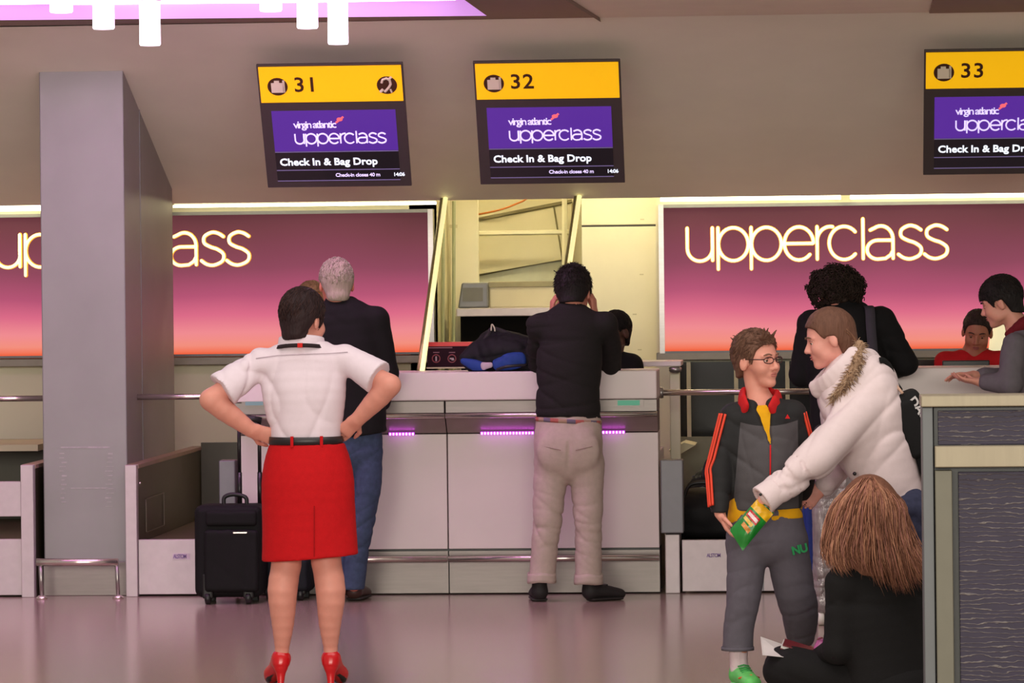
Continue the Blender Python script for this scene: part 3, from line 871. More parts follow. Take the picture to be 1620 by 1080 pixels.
    def mesh(s, h):
        lo = np.min([o[2] for o in s.ops if o[0] == '+'], axis=0) - 4 * h - 0.01
        hi = np.max([o[3] for o in s.ops if o[0] == '+'], axis=0) + 4 * h + 0.01
        n = np.ceil((hi - lo) / h).astype(int) + 1
        ax = [(lo[i] + h * np.arange(n[i])).astype(np.float32) for i in range(3)]
        f = np.full(tuple(n), 0.12, dtype=np.float32)
        for op, fn, a, b, k in s.ops:
            if a is None:
                sl = (slice(None),) * 3
            else:
                pad = k + 3 * h + 0.012
                sl = tuple(slice(max(0, int((a[i] - pad - lo[i]) / h)), min(n[i], int((b[i] + pad - lo[i]) / h) + 2)) for i in range(3))
            x, y, z = ax[0][sl[0]][:, None, None], ax[1][sl[1]][None, :, None], ax[2][sl[2]][None, None, :]
            d = fn(x, y, z)
            g = f[sl]
            if op == '-':
                d = -d
            if op == '+':
                if k > 0:
                    t = np.clip(0.5 + 0.5 * (g - d) / k, 0, 1)
                    f[sl] = g + (d - g) * t - k * t * (1 - t)
                else:
                    f[sl] = np.minimum(g, d)
            else:
                if k > 0:
                    t = np.clip(0.5 + 0.5 * (d - g) / k, 0, 1)
                    f[sl] = g + (d - g) * t + k * t * (1 - t)
                else:
                    f[sl] = np.maximum(g, d)
        if s.disp is not None:
            m = np.abs(f) < 0.05
            i, j, q = np.nonzero(m)
            f[m] += s.disp(ax[0][i], ax[1][j], ax[2][q])
        f[0], f[-1], f[:, 0], f[:, -1], f[:, :, 0], f[:, :, -1] = (0.1,) * 6
        return nets(f, lo, h)
def nets(f, lo, h):
    ins = f < 0
    c = np.zeros(tuple(q - 1 for q in f.shape), dtype=np.uint8)
    for a in (0, 1):
        for b in (0, 1):
            for d in (0, 1):
                c += ins[a:f.shape[0] - 1 + a, b:f.shape[1] - 1 + b, d:f.shape[2] - 1 + d]
    act = (c > 0) & (c < 8)
    ci = np.stack(np.nonzero(act), 1)
    idx = np.full(c.shape, -1, dtype=np.int64)
    idx[act] = np.arange(len(ci))
    co = [(a, b, d) for a in (0, 1) for b in (0, 1) for d in (0, 1)]
    val = [f[ci[:, 0] + a, ci[:, 1] + b, ci[:, 2] + d] for a, b, d in co]
    acc = np.zeros((len(ci), 3)); cnt = np.zeros(len(ci))
    for i in range(8):
        for j in range(i + 1, 8):
            if sum(abs(co[i][q] - co[j][q]) for q in range(3)) == 1:
                m = (val[i] < 0) != (val[j] < 0)
                t = val[i][m] / (val[i][m] - val[j][m])
                p = np.array(co[i])[None] + t[:, None] * (np.array(co[j]) - np.array(co[i]))[None]
                acc[m] += p; cnt[m] += 1
    vs = lo + h * (ci + acc / cnt[:, None])
    fs = []
    for axn in range(3):
        o1, o2 = [q for q in range(3) if q != axn]
        A = np.moveaxis(ins, axn, 0)
        ch = A[:-1] != A[1:]
        I = np.moveaxis(idx, axn, 0)
        i, j, k = np.nonzero(ch[:, 1:-1, 1:-1])
        j += 1; k += 1
        q = np.stack([I[i, j - 1, k - 1], I[i, j, k - 1], I[i, j, k], I[i, j - 1, k]], 1)
        flip = A[i, j, k] if axn != 1 else ~A[i, j, k]
        q[~flip] = q[~flip][:, ::-1]
        fs.append(q)
    return vs, np.concatenate(fs)

def to_obj(name, vf, mats, parent, attrs=None, loc=None):
    vs, fs = vf
    mats = mats if isinstance(mats, (list, tuple)) else [mats]
    loc = WL[parent.name] if (parent is not None and loc is None) else V(loc)
    me = bpy.data.meshes.new(name)
    me.vertices.add(len(vs))
    me.vertices.foreach_set('co', (vs - np.array(loc)).astype(np.float32).ravel())
    me.loops.add(len(fs) * 4)
    me.loops.foreach_set('vertex_index', fs.ravel().astype(np.int32))
    me.polygons.add(len(fs))
    me.polygons.foreach_set('loop_start', np.arange(0, len(fs) * 4, 4, dtype=np.int32))
    me.polygons.foreach_set('use_smooth', np.ones(len(fs), dtype=bool))
    for m in mats:
        me.materials.append(m)
    me.update(calc_edges=True)
    me.validate()
    for k, fn in (attrs or {}).items():
        a = me.attributes.new(k, 'FLOAT', 'POINT')
        a.data.foreach_set('value', fn(vs).astype(np.float32))
    o = bpy.data.objects.new(name, me)
    link(o, parent, loc)
    return o

def M_mask(name, ca, cb, attr, rough=0.8, bump=0.15, bscale=300, sheen=0.0):
    """two cloth colours; the seam lies where the mesh attribute changes sign"""
    m = M(name, ca, rough, bump=bump, bscale=bscale, sheen=sheen, var=0.08, scale=60)
    nt = m.node_tree
    b = nt.nodes['Principled BSDF']
    src = b.inputs['Base Color'].links[0].from_socket
    at_ = nt.nodes.new('ShaderNodeAttribute'); at_.attribute_name = attr
    g = nt.nodes.new('ShaderNodeMath'); g.operation = 'GREATER_THAN'; g.inputs[1].default_value = 0.0
    nt.links.new(at_.outputs['Fac'], g.inputs[0])
    mx = nt.nodes.new('ShaderNodeMix'); mx.data_type = 'RGBA'
    nt.links.new(g.outputs[0], mx.inputs['Factor'])
    nt.links.new(src, mx.inputs['A'])
    mx.inputs['B'].default_value = lin(cb) + (1,)
    nt.links.new(mx.outputs['Result'], b.inputs['Base Color'])
    return m

def folds(seed, amp, freq=22.0, ax=(0.6, 0.6, 1.0)):
    r = np.random.RandomState(seed)
    ds = [r.normal(size=3) * np.array(ax) for _ in range(5)]
    ds = [d / np.linalg.norm(d) for d in ds]
    ph = r.uniform(0, 6.28, 8)
    def fn(x, y, z):
        w = np.sin(freq * 0.45 * (x * ds[3][0] + y * ds[3][1] + z * ds[3][2]) + ph[3])
        o = 0
        for i in range(3):
            fq = freq * (1 + 0.55 * i)
            q = np.abs(np.sin(0.5 * fq * (x * ds[i][0] + y * ds[i][1] + z * ds[i][2]) + ph[i] + 1.4 * w))
            o = o + (1.5 * (1 - q) ** 3 - 0.30) / (1 + 0.5 * i)
        m = 0.5 + 0.5 * np.sin(freq * 0.3 * (x * ds[4][0] + y * ds[4][1] + z * ds[4][2]) + ph[4])
        return amp * m * o
    return fn
def lumps(seed, amp, freq):
    return folds(seed, amp, freq, (1, 1, 1))

class Head:
    """head frame: c halfway between crown and chin, H its height"""
    def __init__(s, c, fwd, up=(0, 0, 1), H=0.225, wide=1.0):
        s.c, s.u, s.H, s.k, s.wide = V(c), V(up).normalized(), H, H / 0.23, wide
        f = V(fwd)
        s.f = (f - s.u * f.dot(s.u)).normalized()
        s.r = s.f.cross(s.u)
        s.R = Matrix((s.r, s.f, s.u)).transposed()
    def p(s, r, f, u):
        return s.c + (s.r * (r * s.wide) + s.f * f + s.u * u) * s.k
    def rr(s, *a):
        return tuple(q * s.k for q in a)
    def skull(s, S, face=True, jaw=True):
        k = s.k
        S.ell(s.p(0, -.012, .03), s.rr(.074 * s.wide, .097, .086), s.R, k=0.0)
        S.cap(s.p(0, .020, .002), s.p(0, .044, -.078), s.rr(.064 * s.wide, .062), s.rr(.040 * s.wide, .036), s.r, k=0.02 * k)
        S.ell(s.p(0, .070, -.098), s.rr(.021, .016, .016), s.R, k=.018 * k)
        for q in (-1, 1):
            S.ell(s.p(q * .034, .056, -.032), s.rr(.028, .028, .026), s.R, k=.03 * k)
            if jaw:
                S.ell(s.p(q * .046, .018, -.066), s.rr(.014, .03, .02), s.R, k=.03 * k)
            if face:
                S.ell(s.p(q * .031, .098, .000), s.rr(.017, .014, .011), s.R, k=.012 * k, op='-')
                S.cap(s.p(q * .012, .084, .020), s.p(q * .046, .070, .018), .007 * k, .006 * k, k=.010 * k)
            S.ell(s.p(q * .077, -.008, -.008), s.rr(.010, .019, .033), s.R @ Matrix.Rotation(q * 0.35, 3, 'Z') @ Matrix.Rotation(-0.2, 3, 'X'), k=.006 * k)
            S.ell(s.p(q * .089, -.002, -.002), s.rr(.006, .010, .018), s.R, k=.005 * k, op='-')
        if face:
            S.cap(s.p(0, .084, .004), s.p(0, .103, -.032), .0075 * k, .0115 * k, k=.010 * k)
            for q in (-1, 1):
                S.ell(s.p(q * .0125, .091, -.037), s.rr(.0085, .010, .008), s.R, k=.006 * k)
            S.ell(s.p(0, .078, -.062), s.rr(.026, .013, .016), s.R, k=.012 * k)
            S.cap(s.p(-.016, .088, -.0625), s.p(.016, .088, -.0625), .0022 * k, k=.004 * k, op='-')
    def face(s, parent, lip, brow, iris=(60, 44, 34), skn=None, down=0.0):
        k = s.k
        for q in (-1, 1):
            e = MB().ball(s.p(q * .031, .0705, .000), .0125 * k, 0, 12, 8).build('eye', M('eye_white', (226, 214, 206), rough=0.2), parent, smooth=True)
            d = (s.f * 1.0).normalized()
            MB().ball(s.p(q * .031, .0770, -.001 - down * .4), .0078 * k, 0, 10, 6).build('iris', M('iris_%d_%d' % iris[:2], iris, rough=0.15), e, smooth=True)
            MB().tube([s.p(q * .018, .0800, .0070), s.p(q * .031, .0835, .0090 - down), s.p(q * .044, .0750, .0055)], .0022 * k, 6).build('eyelid', M('lid_shade', (120, 76, 66), rough=0.6), e, smooth=True)
            if skn:
                MB().ball(s.p(q * .031, .0700, .0045 - down), s.rr(.0145, .0138, .0125), 0, 12, 8, s.R).build('upper_lid', skn, e, smooth=True)
            MB().tube(catmull([s.p(q * .014, .0945, .0205), s.p(q * .030, .0915, .0255), s.p(q * .047, .0785, .0205)], 4), [.0028 * k] * 4 + [.0034 * k] * 3 + [.002 * k] * 2, 6).build('eyebrow', M('brow_%d_%d' % brow[:2], brow, rough=0.8), parent, smooth=True)
        mb = MB()
        mb.tube(catmull([s.p(-.021, .0805, -.062), s.p(-.008, .0915, -.0575), s.p(0, .0925, -.0588), s.p(.008, .0915, -.0575), s.p(.021, .0805, -.062)], 4), [.0015 * k] + [.0030 * k] * 15 + [.0015 * k], 6)
        mb.tube(catmull([s.p(-.019, .0805, -.0635), s.p(-.008, .0905, -.0678), s.p(.008, .0905, -.0678), s.p(.019, .0805, -.0635)], 4), [.0015 * k] + [.0036 * k] * 11 + [.0015 * k], 6)
        mb.build('lips', M('lip_%d_%d' % lip[:2], lip, rough=0.45), parent, smooth=True)
    def hair(s, t=.012, line=((-.2, -.085), (-.10, -.085), (-.045, -.062), (-.022, .012), (.018, .014), (.030, -.012), (.040, .000), (.056, .052), (.075, .070), (.2, .072)), amp=.003, freq=70, seed=0, top=0.0):
        """hair cap; line gives the lowest hair height for every front-back position"""
        S = Sdf(.012 * s.k)
        k = s.k
        s.hp = (t, line, top)
        S.ell(s.p(0, -.014, .032 + top * .5), s.rr(.074 * s.wide + t, .097 + t, .086 + t + top), s.R, k=0)
        S.cap(s.p(0, -.045, .0), s.p(0, -.055, -.06), s.rr(.064 * s.wide + t * .8, .050 + t), s.rr(.052 * s.wide + t * .6, .040 + t * .8), s.r, k=.02)
        xs = [q[0] * k for q in line]; ys = [q[1] * k for q in line]
        c, f, u = nv(s.c), nv(s.f), nv(s.u)
        def fn(x, y, z):
            ff = (x - c[0]) * f[0] + (y - c[1]) * f[1] + (z - c[2]) * f[2]
            uu = (x - c[0]) * u[0] + (y - c[1]) * u[1] + (z - c[2]) * u[2]
            return (np.interp(ff, xs, ys).astype(np.float32) - uu) * 0.6
        S.keep(fn)
        S.disp = lumps(seed, amp * k, freq / k)
        return S

    def fuzz(s, parent, mats, n=700, L=.03, r=.0017, lift=.004, seed=0, flow=(0, -.5, -1), mess=.35):
        """short strands lying on the hair cap"""
        t, line, top = s.hp
        rnd = random.Random(seed)
        xs = [q[0] for q in line]; ys = [q[1] for q in line]
        R3 = (.074 * s.wide + t, .097 + t, .086 + t + top)
        mb = MB(); made = 0
        fv = V(flow)
        while made < n:
            d = V((rnd.gauss(0, 1), rnd.gauss(0, 1), rnd.gauss(0, 1))).normalized()
            p = V((d.x * R3[0], -.014 + d.y * R3[1], .032 + top * .5 + d.z * R3[2]))
            if p.z < np.interp(p.y, xs, ys) + .006:
                continue
            made += 1
            nn = V((d.x / R3[0], d.y / R3[1], d.z / R3[2])).normalized()
            g = fv + V((rnd.gauss(0, mess), rnd.gauss(0, mess), rnd.gauss(0, mess)))
            if p.y > .02 and p.z > .06:
                g = V((g.x, .8, .1))
            g = (g - nn * g.dot(nn)).normalized() * L * rnd.uniform(.6, 1.2)
            a, b, c = p - g * .5 - nn * .003, p + nn * .001, p + g * .5 + nn * lift * rnd.uniform(0, 1)
            mb.tube([s.p(*a), s.p(*b), s.p(*c)], [r, r, r * .3], 3, rnd.randrange(len(mats)))
        return tag(mb.build('hair_strands', mats, parent, smooth=True), kind='stuff')

def hand(S, w, d, n, size=1.0, curl=0.5, thumb=1, tcurl=0.3, k=0.006, spread=0.0, curls=None):
    """palm, four fingers and a thumb; d points to the fingertips, n is where the palm faces"""
    w, d = V(w), V(d).normalized()
    n = V(n); n = (n - d * n.dot(d)).normalized()
    s = d.cross(n) * thumb
    z = size
    S.cap(w - d * .01 * z, w + d * .025 * z, (.026 * z, .019 * z), (.033 * z, .017 * z), s, k=.012)
    S.cap(w + d * .025 * z, w + d * .084 * z, (.033 * z, .016 * z), (.039 * z, .0135 * z), s, k=.012)
    for i, (o, l) in enumerate(((.030, .072), (.0105, .080), (-.010, .074), (-.0295, .058))):
        b = w + d * (.088 - .004 * abs(i - 1)) * z + s * o * z
        c = (curls[i] if curls else curl * (1 + .08 * i))
        a = 0
        for fr, ca in ((.45, .55), (.30, .75), (.25, .5)):
            a += c * ca
            dd = (d + s * (o * spread * 10)).normalized()
            q = b + (dd * math.cos(a) + n * math.sin(a)) * l * fr * z
            r0 = (.0088 if fr == .45 else .0080 if fr == .30 else .0073) * z
            S.cap(b, q, r0, r0 * .93, k=.003)
            b = q
    b = w + d * .022 * z + s * .024 * z + n * .006 * z
    t1 = (d * .62 + s * .70 + n * (.25 + tcurl * .4)).normalized()
    t2 = (d * .90 + s * (.35 - tcurl * .6) + n * (.2 + tcurl)).normalized()
    q = b + t1 * .044 * z
    S.cap(b, q, .0125 * z, .0100 * z, k=.008)
    q2 = q + t2 * .030 * z
    S.cap(q, q2, .0098 * z, .0090 * z, k=.003)
    S.cap(q2, q2 + t2 * .020 * z, .0090 * z, .0072 * z, k=.003)

def strand_mesh(name, guides, n, r, mats, parent, seed=0, jit=.006, seg=4, taper=.35):
    """locks of hair: each lies between two neighbouring guide lines"""
    rnd = random.Random(seed)
    mb = MB()
    G = [catmull(g, 4) for g in guides]
    for i in range(n):
        a = rnd.uniform(0, len(G) - 1.0001)
        j, t = int(a), a - int(a)
        off = V((rnd.gauss(0, jit), rnd.gauss(0, jit), rnd.gauss(0, jit * .6)))
        L = min(len(G[j]), len(G[j + 1]))
        stop = L - rnd.randint(0, 3)
        wv, ph = rnd.uniform(0, jit * .8), rnd.uniform(0, 6.28)
        pts = [G[j][q].lerp(G[j + 1][q], t) + off * (.35 + .9 * q / L) + V((math.sin(ph + q * .7), math.cos(ph * 1.3 + q * .6), 0)) * wv for q in range(stop)]
        rs = [r * (.75 + .25 * math.sin(math.pi * min(1, q / stop + .15))) * (1 if q < stop - 4 else max(.12, (stop - 1 - q) / 4)) for q in range(stop)]
        mb.tube(pts, rs, seg, rnd.randrange(len(mats)))
    return mb.build(name, mats, parent, smooth=True)

def skin(name, col):
    return M(name, col, rough=0.5, var=0.05, scale=30, sss=0.12, spec=0.35, bump=0.04, bscale=220)
def cloth(name, col, rough=0.85, bump=0.25, bscale=350, var=0.06, sheen=0.0):
    return M(name, col, rough=rough, bump=bump, bscale=bscale, var=var, scale=45, sheen=sheen, spec=0.25)
def hairm(name, col, var=0.22):
    return M(name, col, rough=0.62, var=var, scale=70, stretch=(1, 1, .18), bump=0.5, bscale=140, spec=0.22)
# ------------------------------------------------------------------ person: uniformed woman in a red skirt, seen from behind
def woman_red():
    g = fl(492, 1089)
    Y = g.y
    P = lambda x, y, d=0.0: at(x, y, Y + d)
    t = thing('person', (g.x, Y, 0), 'person in a white short sleeved shirt and red skirt, hands on hips, from behind', 'person')
    sk = skin('skin_warm', (214, 144, 128))
    hd = Head(P(481, 508, .03), (0.55, .84, -.08), (0.03, .12, 1), .222)
    S = Sdf(.015)
    hd.skull(S)
    nb = P(479, 556, .02)
    S.cap(hd.p(0, -.025, -.06), nb, .050, .056, k=.02)
    sl, sr, el, er, wl, wr = P(408, 573, .02), P(548, 566, .02), P(333, 632, -.06), P(617, 609, -.06), P(397, 680, .00), P(566, 663, .0)
    S.chain([nb, P(481, 600, .03), P(483, 690, .03), P(486, 760, .03)], [(.07, .06), (.13, .08), (.11, .08), (.14, .09)], (1, 0, 0), k=.03)
    for a, b, c in ((sl, el, wl), (sr, er, wr)):
        S.chain([a, a.lerp(b, .5), b], [.032, .036, .042], k=.02)
        m = b.lerp(c, .33)
        S.chain([b, m, c], [.041, .0455, .030], k=.018)
    hand(S, wl, P(436, 692, .02) - wl, (0.15, .9, .2), .95, .75, -1, spread=.15)
    hand(S, wr, P(538, 688, .03) - wr, (-.15, .9, .2), .95, .65, 1, spread=.2)
    for kn, ca, an, hp, q in (((453, 893), (449, 925), (446, 1030), (455, 790), -1), ((516, 888), (521, 925), (523, 1028), (512, 790), 1)):
        S.chain([P(*hp, .03), P(kn[0], kn[1], .02)], [.082, .060], k=.02)
        S.chain([P(*kn, .02), P(ca[0] + q * 2, ca[1] + 8, -.005), P((ca[0] + an[0]) / 2, 985, .01), P(an[0], an[1] - 4, .03)], [.059, .061, .046, .0285], k=.01)
        # foot raised on the heel
        h, tt = P(an[0] + (-1 if q < 0 else 1), 1044, .035), P(an[0] + q * 15, 1092, .16)
        tt.z = .03
        S.chain([P(an[0], an[1], .03), h, h.lerp(tt, .6), tt], [.028, .026, .022, .016], k=.008)
    to_obj('body', S.mesh(.006), sk, t)
    # shirt
    S = Sdf(.02)
    side = (1, 0, 0)
    S.chain([P(479, 553, .025), P(480, 574, .02), P(481, 615, .02), P(483, 655, .03), P(485, 700, .03)], [(.094, .086), (.165, .088), (.172, .108), (.158, .112), (.138, .105)], side, k=.03)
    S.cap(P(420, 575, .02), P(540, 568, .02), .050, k=.03)
    hl, hr = sl.lerp(el, .72), sr.lerp(er, .70)
    S.chain([sl, sl.lerp(el, .45), hl + (el - sl) * .1], [.054, .066, .076], k=.03)
    S.chain([sr, sr.lerp(er, .45), hr + (er - sr) * .1], [.054, .066, .074], k=.03)
    S.plane(hl, (el - sl)) if False else None
    S.disp = folds(3, .008, 28, (1, .5, .8))
    def hem(x, y, z):
        d = []
        for a, b in ((sl, el), (sr, er)):
            n = nv((b - a).normalized()); h_ = a.lerp(b, .74)
            d.append((x - h_[0]) * n[0] + (y - h_[1]) * n[1] + (z - h_[2]) * n[2])
        far = np.where(x < P(481, 600).x, d[0], d[1])
        body = np.abs(x - P(483, 600).x) - .235
        return np.minimum(far, np.maximum(body, -.5) + 0 * far) if False else np.where(body < 0, -0.02, far)
    S.keep(hem)
    S.plane(P(485, 697), (0, 0, -1))
    S.plane(P(479, 540), (0, 0, 1))
    sh = to_obj('shirt', S.mesh(.0065), cloth('white_shirt', (226, 208, 218), bump=.1, var=.02), t)
    # collar band, lanyard, yoke seam and epaulettes
    nc = P(477, 541, .03)
    col = MB()
    def ring(c, rx, ry, h0, h1, tilt, th=.006, a0=0, a1=2 * math.pi, n=28):
        def fn(i, j):
            a = a0 + (a1 - a0) * i
            q = j
            r = 1 + (.10 * (1 - q))
            return c + V((rx * r * math.cos(a), ry * r * math.sin(a), h0 + (h1 - h0) * q + tilt * math.sin(a)))
        return fn
    MB().grid(ring(nc, .090, .084, -.034, .016, -.016), 30, 4, closed_u=True).build('collar', cloth('white_shirt', (0, 0, 0)), sh, smooth=True, solid=.006)
    ly = MB().grid(ring(nc, .103, .098, -.034, -.020, -.016), 30, 1, closed_u=True).build('lanyard', cloth('black_lanyard', (40, 28, 30)), t, smooth=True, solid=.004)
    c = P(476, 540, -.05)
    MB().box(c.x - .010, c.x + .010, nc.y - .115, nc.y - .098, nc.z - .020, nc.z - .002).build('red_tab', cloth('red_tab', (206, 40, 36)), ly)
    MB().tube([P(405, 567, -.065), P(440, 562, -.085), P(480, 560, -.092), P(520, 559, -.085), P(550, 557, -.062)], .0022, 5).build('yoke_seam', cloth('shirt_seam', (196, 176, 188)), sh, smooth=True)
    # belt and skirt
    bc = P(484, 696, .03)
    def ell_ring(cz, rx, ry, z0, z1, flare=0):
        return lambda i, j: V((cz.x + (rx + flare * j) * math.cos(2 * math.pi * i), cz.y + (ry + flare * j) * math.sin(2 * math.pi * i), z0 + (z1 - z0) * j))
    MB().grid(ell_ring(bc, .149, .116, bc.z - .016, bc.z + .016), 40, 2, closed_u=True).build('belt', M('black_leather', (34, 27, 30), rough=.4), t, smooth=True, solid=.006)
    S = Sdf(.02)
    S.chain([P(485, 702, .03), P(486, 730, .03), P(487, 765, .03), P(489, 830, .025), P(491, 895, .02)], [(.146, .113), (.174, .130), (.190, .142), (.192, .138), (.199, .134)], side, k=.02)
    S.plane(P(485, 702), (0, 0, 1))
    a, b = P(413, 888), P(568, 877)
    S.plane((a + b) / 2, (.07, 0, -1))
    S.cap(P(497, 815, -.135), P(497, 890, -.12), .004, .006, k=.008, op='-')
    S.disp = folds(8, .0022, 14, (1, .5, .3))
    sk_ = to_obj('skirt', S.mesh(.0065), cloth('red_skirt', (190, 12, 20), bump=.25), t)
    for x in (466, 512):
        q = P(x, 696, 0)
        yy = bc.y - .116 * math.sqrt(max(0.05, 1 - ((q.x - bc.x) / .149) ** 2)) - .004
        MB().box(q.x - .006, q.x + .006, yy - .004, yy + .004, bc.z - .024, bc.z + .02).build('belt_loop', cloth('red_skirt', (0, 0, 0)), sk_)
    MB().tube([P(497, 800, -.118), P(497, 880, -.118)], .002, 5).build('back_vent', cloth('red_skirt_dark', (160, 8, 16)), sk_)
    # hair
    S = hd.hair(.016, line=((-.2, -.092), (-.10, -.092), (-.05, -.075), (-.026, .006), (.012, .012), (.022, -.03), (.034, -.028), (.045, .03), (.075, .06), (.2, .06)), amp=.002, seed=5, top=.008)
    hr = to_obj('hair', S.mesh(.006), hairm('dark_brown_hair', (44, 28, 30)), t)
    hd.fuzz(hr, [hairm('dark_brown_hair', (0, 0, 0)), hairm('dark_brown_hair_b', (60, 38, 36))], 900, .045, lift=.002, seed=1, mess=.15)
    hd.face(t, (176, 92, 92), (60, 40, 36), skn=sk)
    # high heeled shoes
    for an, q in (((446, 1030), -1), ((523, 1028), 1)):
        h, tt = P(an[0] + (-1 if q < 0 else 1), 1046, .035), P(an[0] + q * 16, 1092, .17)
        tt.z = .028
        S = Sdf(.012)
        S.chain([h + V((0, -.004, .012)), h.lerp(tt, .35), h.lerp(tt, .72), tt], [(.041, .041), (.038, .034), (.044, .030), (.031, .024)], (1, 0, 0), k=.01)
        hb = V((h.x, h.y - .016, 0))
        S.chain([h + V((0, -.016, -.012)), V((h.x, h.y - .020, .06)), V((hb.x, hb.y - .012, .004))], [.033, .019, .012], k=.012)
        S.ell(h + V((0, .045, .048)), (.032, .050, .040), k=.006, op='-')
        S.plane((0, 0, 0.0), (0, 0, -1))
        S.plane(h + V((0, 0, .040)), (0, .25, 1))
        sh_ = to_obj('shoe', S.mesh(.004), M('red_patent', (200, 16, 26), rough=.22, spec=.6), t)
        s2 = Sdf(.01)
        s2.chain([h.lerp(tt, .3) + V((0, 0, -.030)), h.lerp(tt, .7) + V((0, 0, -.024)), tt + V((0, 0, -.014))], [(.026, .008), (.036, .008), (.026, .010)], (1, 0, 0))
        s2.plane((0, 0, 0), (0, 0, -1))
        to_obj('sole', s2.mesh(.005), m_black, sh_)
woman_red()

# ------------------------------------------------------------------ person: man in black sweater and beige chinos at the counter
def man_sweater():
    g = fl(905, 951)
    Y = g.y
    P = lambda x, y, d=0.0: at(x, y, Y + d)
    t = thing('person', (g.x, Y, 0), 'person in a black sweater and beige chinos leaning on the middle counter', 'person')
    hd = Head(P(907, 464, .12), (.12, 1, -.35), (0, .32, 1), .235)
    S = Sdf(.015)
    hd.skull(S)
    nb = P(905, 500, .06)
    S.cap(hd.p(0, -.03, -.06), nb, .054, .062, k=.02)
    sl, sr = P(853, 514, .06), P(958, 512, .06)
    zc = 1.205
    el, er = at(853, 584, -.10), at(966, 578, -.10)
    el.z = er.z = zc + .0
    wl, wr = P(874, 503, .18), P(940, 500, .18)
    S.chain([nb, P(903, 560, .06), P(901, 650, .05), P(899, 690, .03)], [(.08, .06), (.12, .08), (.10, .08), (.11, .08)], (1, 0, 0), k=.03)
    for a, b, c in ((sl, el, wl), (sr, er, wr)):
        S.chain([a, b, c], [.035, .03, .024], k=.015)
    hand(S, wl, V((.03, .02, 1)), (1, .2, 0), 1.0, .9, 1)
    hand(S, wr, V((-.03, .02, 1)), (-1, .2, 0), 1.0, .9, -1)
    fl_, fr_ = P(854, 940, .02), P(932, 940, .0)
    S.chain([P(872, 690, .03), P(864, 800, .0), P(857, 910, .0)], [.06, .045, .028], k=.02)
    S.chain([P(928, 690, .03), P(930, 800, .0), P(930, 910, .0)], [.06, .045, .028], k=.02)
    to_obj('body', S.mesh(.0072), skin('skin_pink', (206, 134, 116)), t)
    # sweater
    S = Sdf(.03)
    S.chain([P(904, 498, .06), P(903, 520, .06), P(901, 575, .06), P(899, 620, .05), P(899, 668, .035)], [(.10, .075), (.155, .10), (.168, .125), (.160, .122), (.170, .125)], (1, 0, 0), k=.04)
    S.cap(sl, sr, .056, k=.05)
    for a, b, c, wx in ((sl, el, wl, -1), (sr, er, wr, 1)):
        m = a.lerp(b, .55) + V((wx * .008, 0, 0))
        S.chain([a, m, b], [.058, .060, .056], k=.03)
        S.chain([b, b.lerp(c, .92)], [.052, .040], k=.02)
    S.disp = folds(21, .009, 26, (.8, .4, 1))
    S.plane(P(899, 661), (-.02, 0, -1))
    S.ell(nb + V((0, .02, .045)), (.066, .066, .04), k=.01, op='-')
    sw = to_obj('sweater', S.mesh(.007), cloth('charcoal_knit', (34, 31, 31), bump=.3, bscale=240), t)
    MB().grid(lambda i, j: nb + V(((.070 - .004 * j) * math.cos(2 * math.pi * i), .01 + (.066 - .004 * j) * math.sin(2 * math.pi * i), .018 + .014 * j - .012 * math.sin(2 * math.pi * i))), 28, 2, closed_u=True).build('neck_rib', cloth('charcoal_knit', (0, 0, 0)), sw, smooth=True, solid=.006)
    # chinos
    S = Sdf(.025)
    S.chain([P(899, 662, .035), P(899, 700, .025), P(899, 728, .025)], [(.166, .115), (.178, .128), (.172, .122)], (1, 0, 0), k=.03)
    for sg, kn, an, w0 in (((874, 735), (866, 800), (857, 918), -1), ((928, 735), (930, 800), (931, 920), 1)):
        S.chain([P(*sg, .02), P(sg[0] + (kn[0] - sg[0]) * .6, 775, .012), P(kn[0], 822, 0), P((kn[0] + an[0]) / 2, 870, .0), P(*an, .0)], [.094, .082, .074, .068, .067], k=.02)
    for q in (-1, 1):
        S.ell(P(899 + q * 25, 712, -.075), (.075, .034, .08), k=.06)
    S.cap(P(900, 700, -.12), P(899, 745, -.105), .003, .008, k=.018, op='-')
    S.plane(P(899, 658), (-.02, 0, 1))
    S.disp = folds(12, .0065, 32, (.5, .4, 1.2))
    S.plane(P(894, 922), (-.05, 0, -1))
    tr = to_obj('trousers', S.mesh(.007), cloth('beige_chino', (186, 168, 158), bump=.12), t)
    for an in ((857, 908), (931, 910)):
        c = P(*an, 0)
        MB().grid(lambda i, j: c + V(((.0725 - .003 * j) * math.cos(2 * math.pi * i), (.0725 - .003 * j) * math.sin(2 * math.pi * i), -.042 + .050 * j + .004 * math.sin(6 * math.pi * i))), 30, 3, closed_u=True).build('cuff', cloth('beige_chino', (0, 0, 0)), tr, smooth=True, solid=.007)
    for q in (-1, 1):
        MB().tube([P(899 + q * 12, 712, -.135), P(899 + q * 38, 706, -.105)], .003, 5).build('back_pocket', cloth('chino_seam', (160, 142, 132)), tr)
    bc = P(899, 664, .035)
    def belt_fn(i, j):
        a = 2 * math.pi * i
        return bc + V((.171 * math.cos(a), .120 * math.sin(a), -.014 + .022 * j - .012 * math.cos(a)))
    bm = MB(); bm.grid(belt_fn, 48, 1, closed_u=True)
    bm.m = [(k // 2) % 3 for k in range(len(bm.m))]
    bm.build('belt', [cloth('belt_grey', (112, 100, 120)), cloth('belt_red', (176, 96, 90)), cloth('belt_tan', (170, 140, 120))], t, smooth=True, solid=.005)
    S = hd.hair(.018, amp=.006, freq=60, seed=9, top=.010, line=((-.2, -.075), (-.10, -.075), (-.05, -.065), (-.024, .01), (.018, .014), (.030, -.012), (.040, .000), (.056, .052), (.075, .070), (.2, .072)))
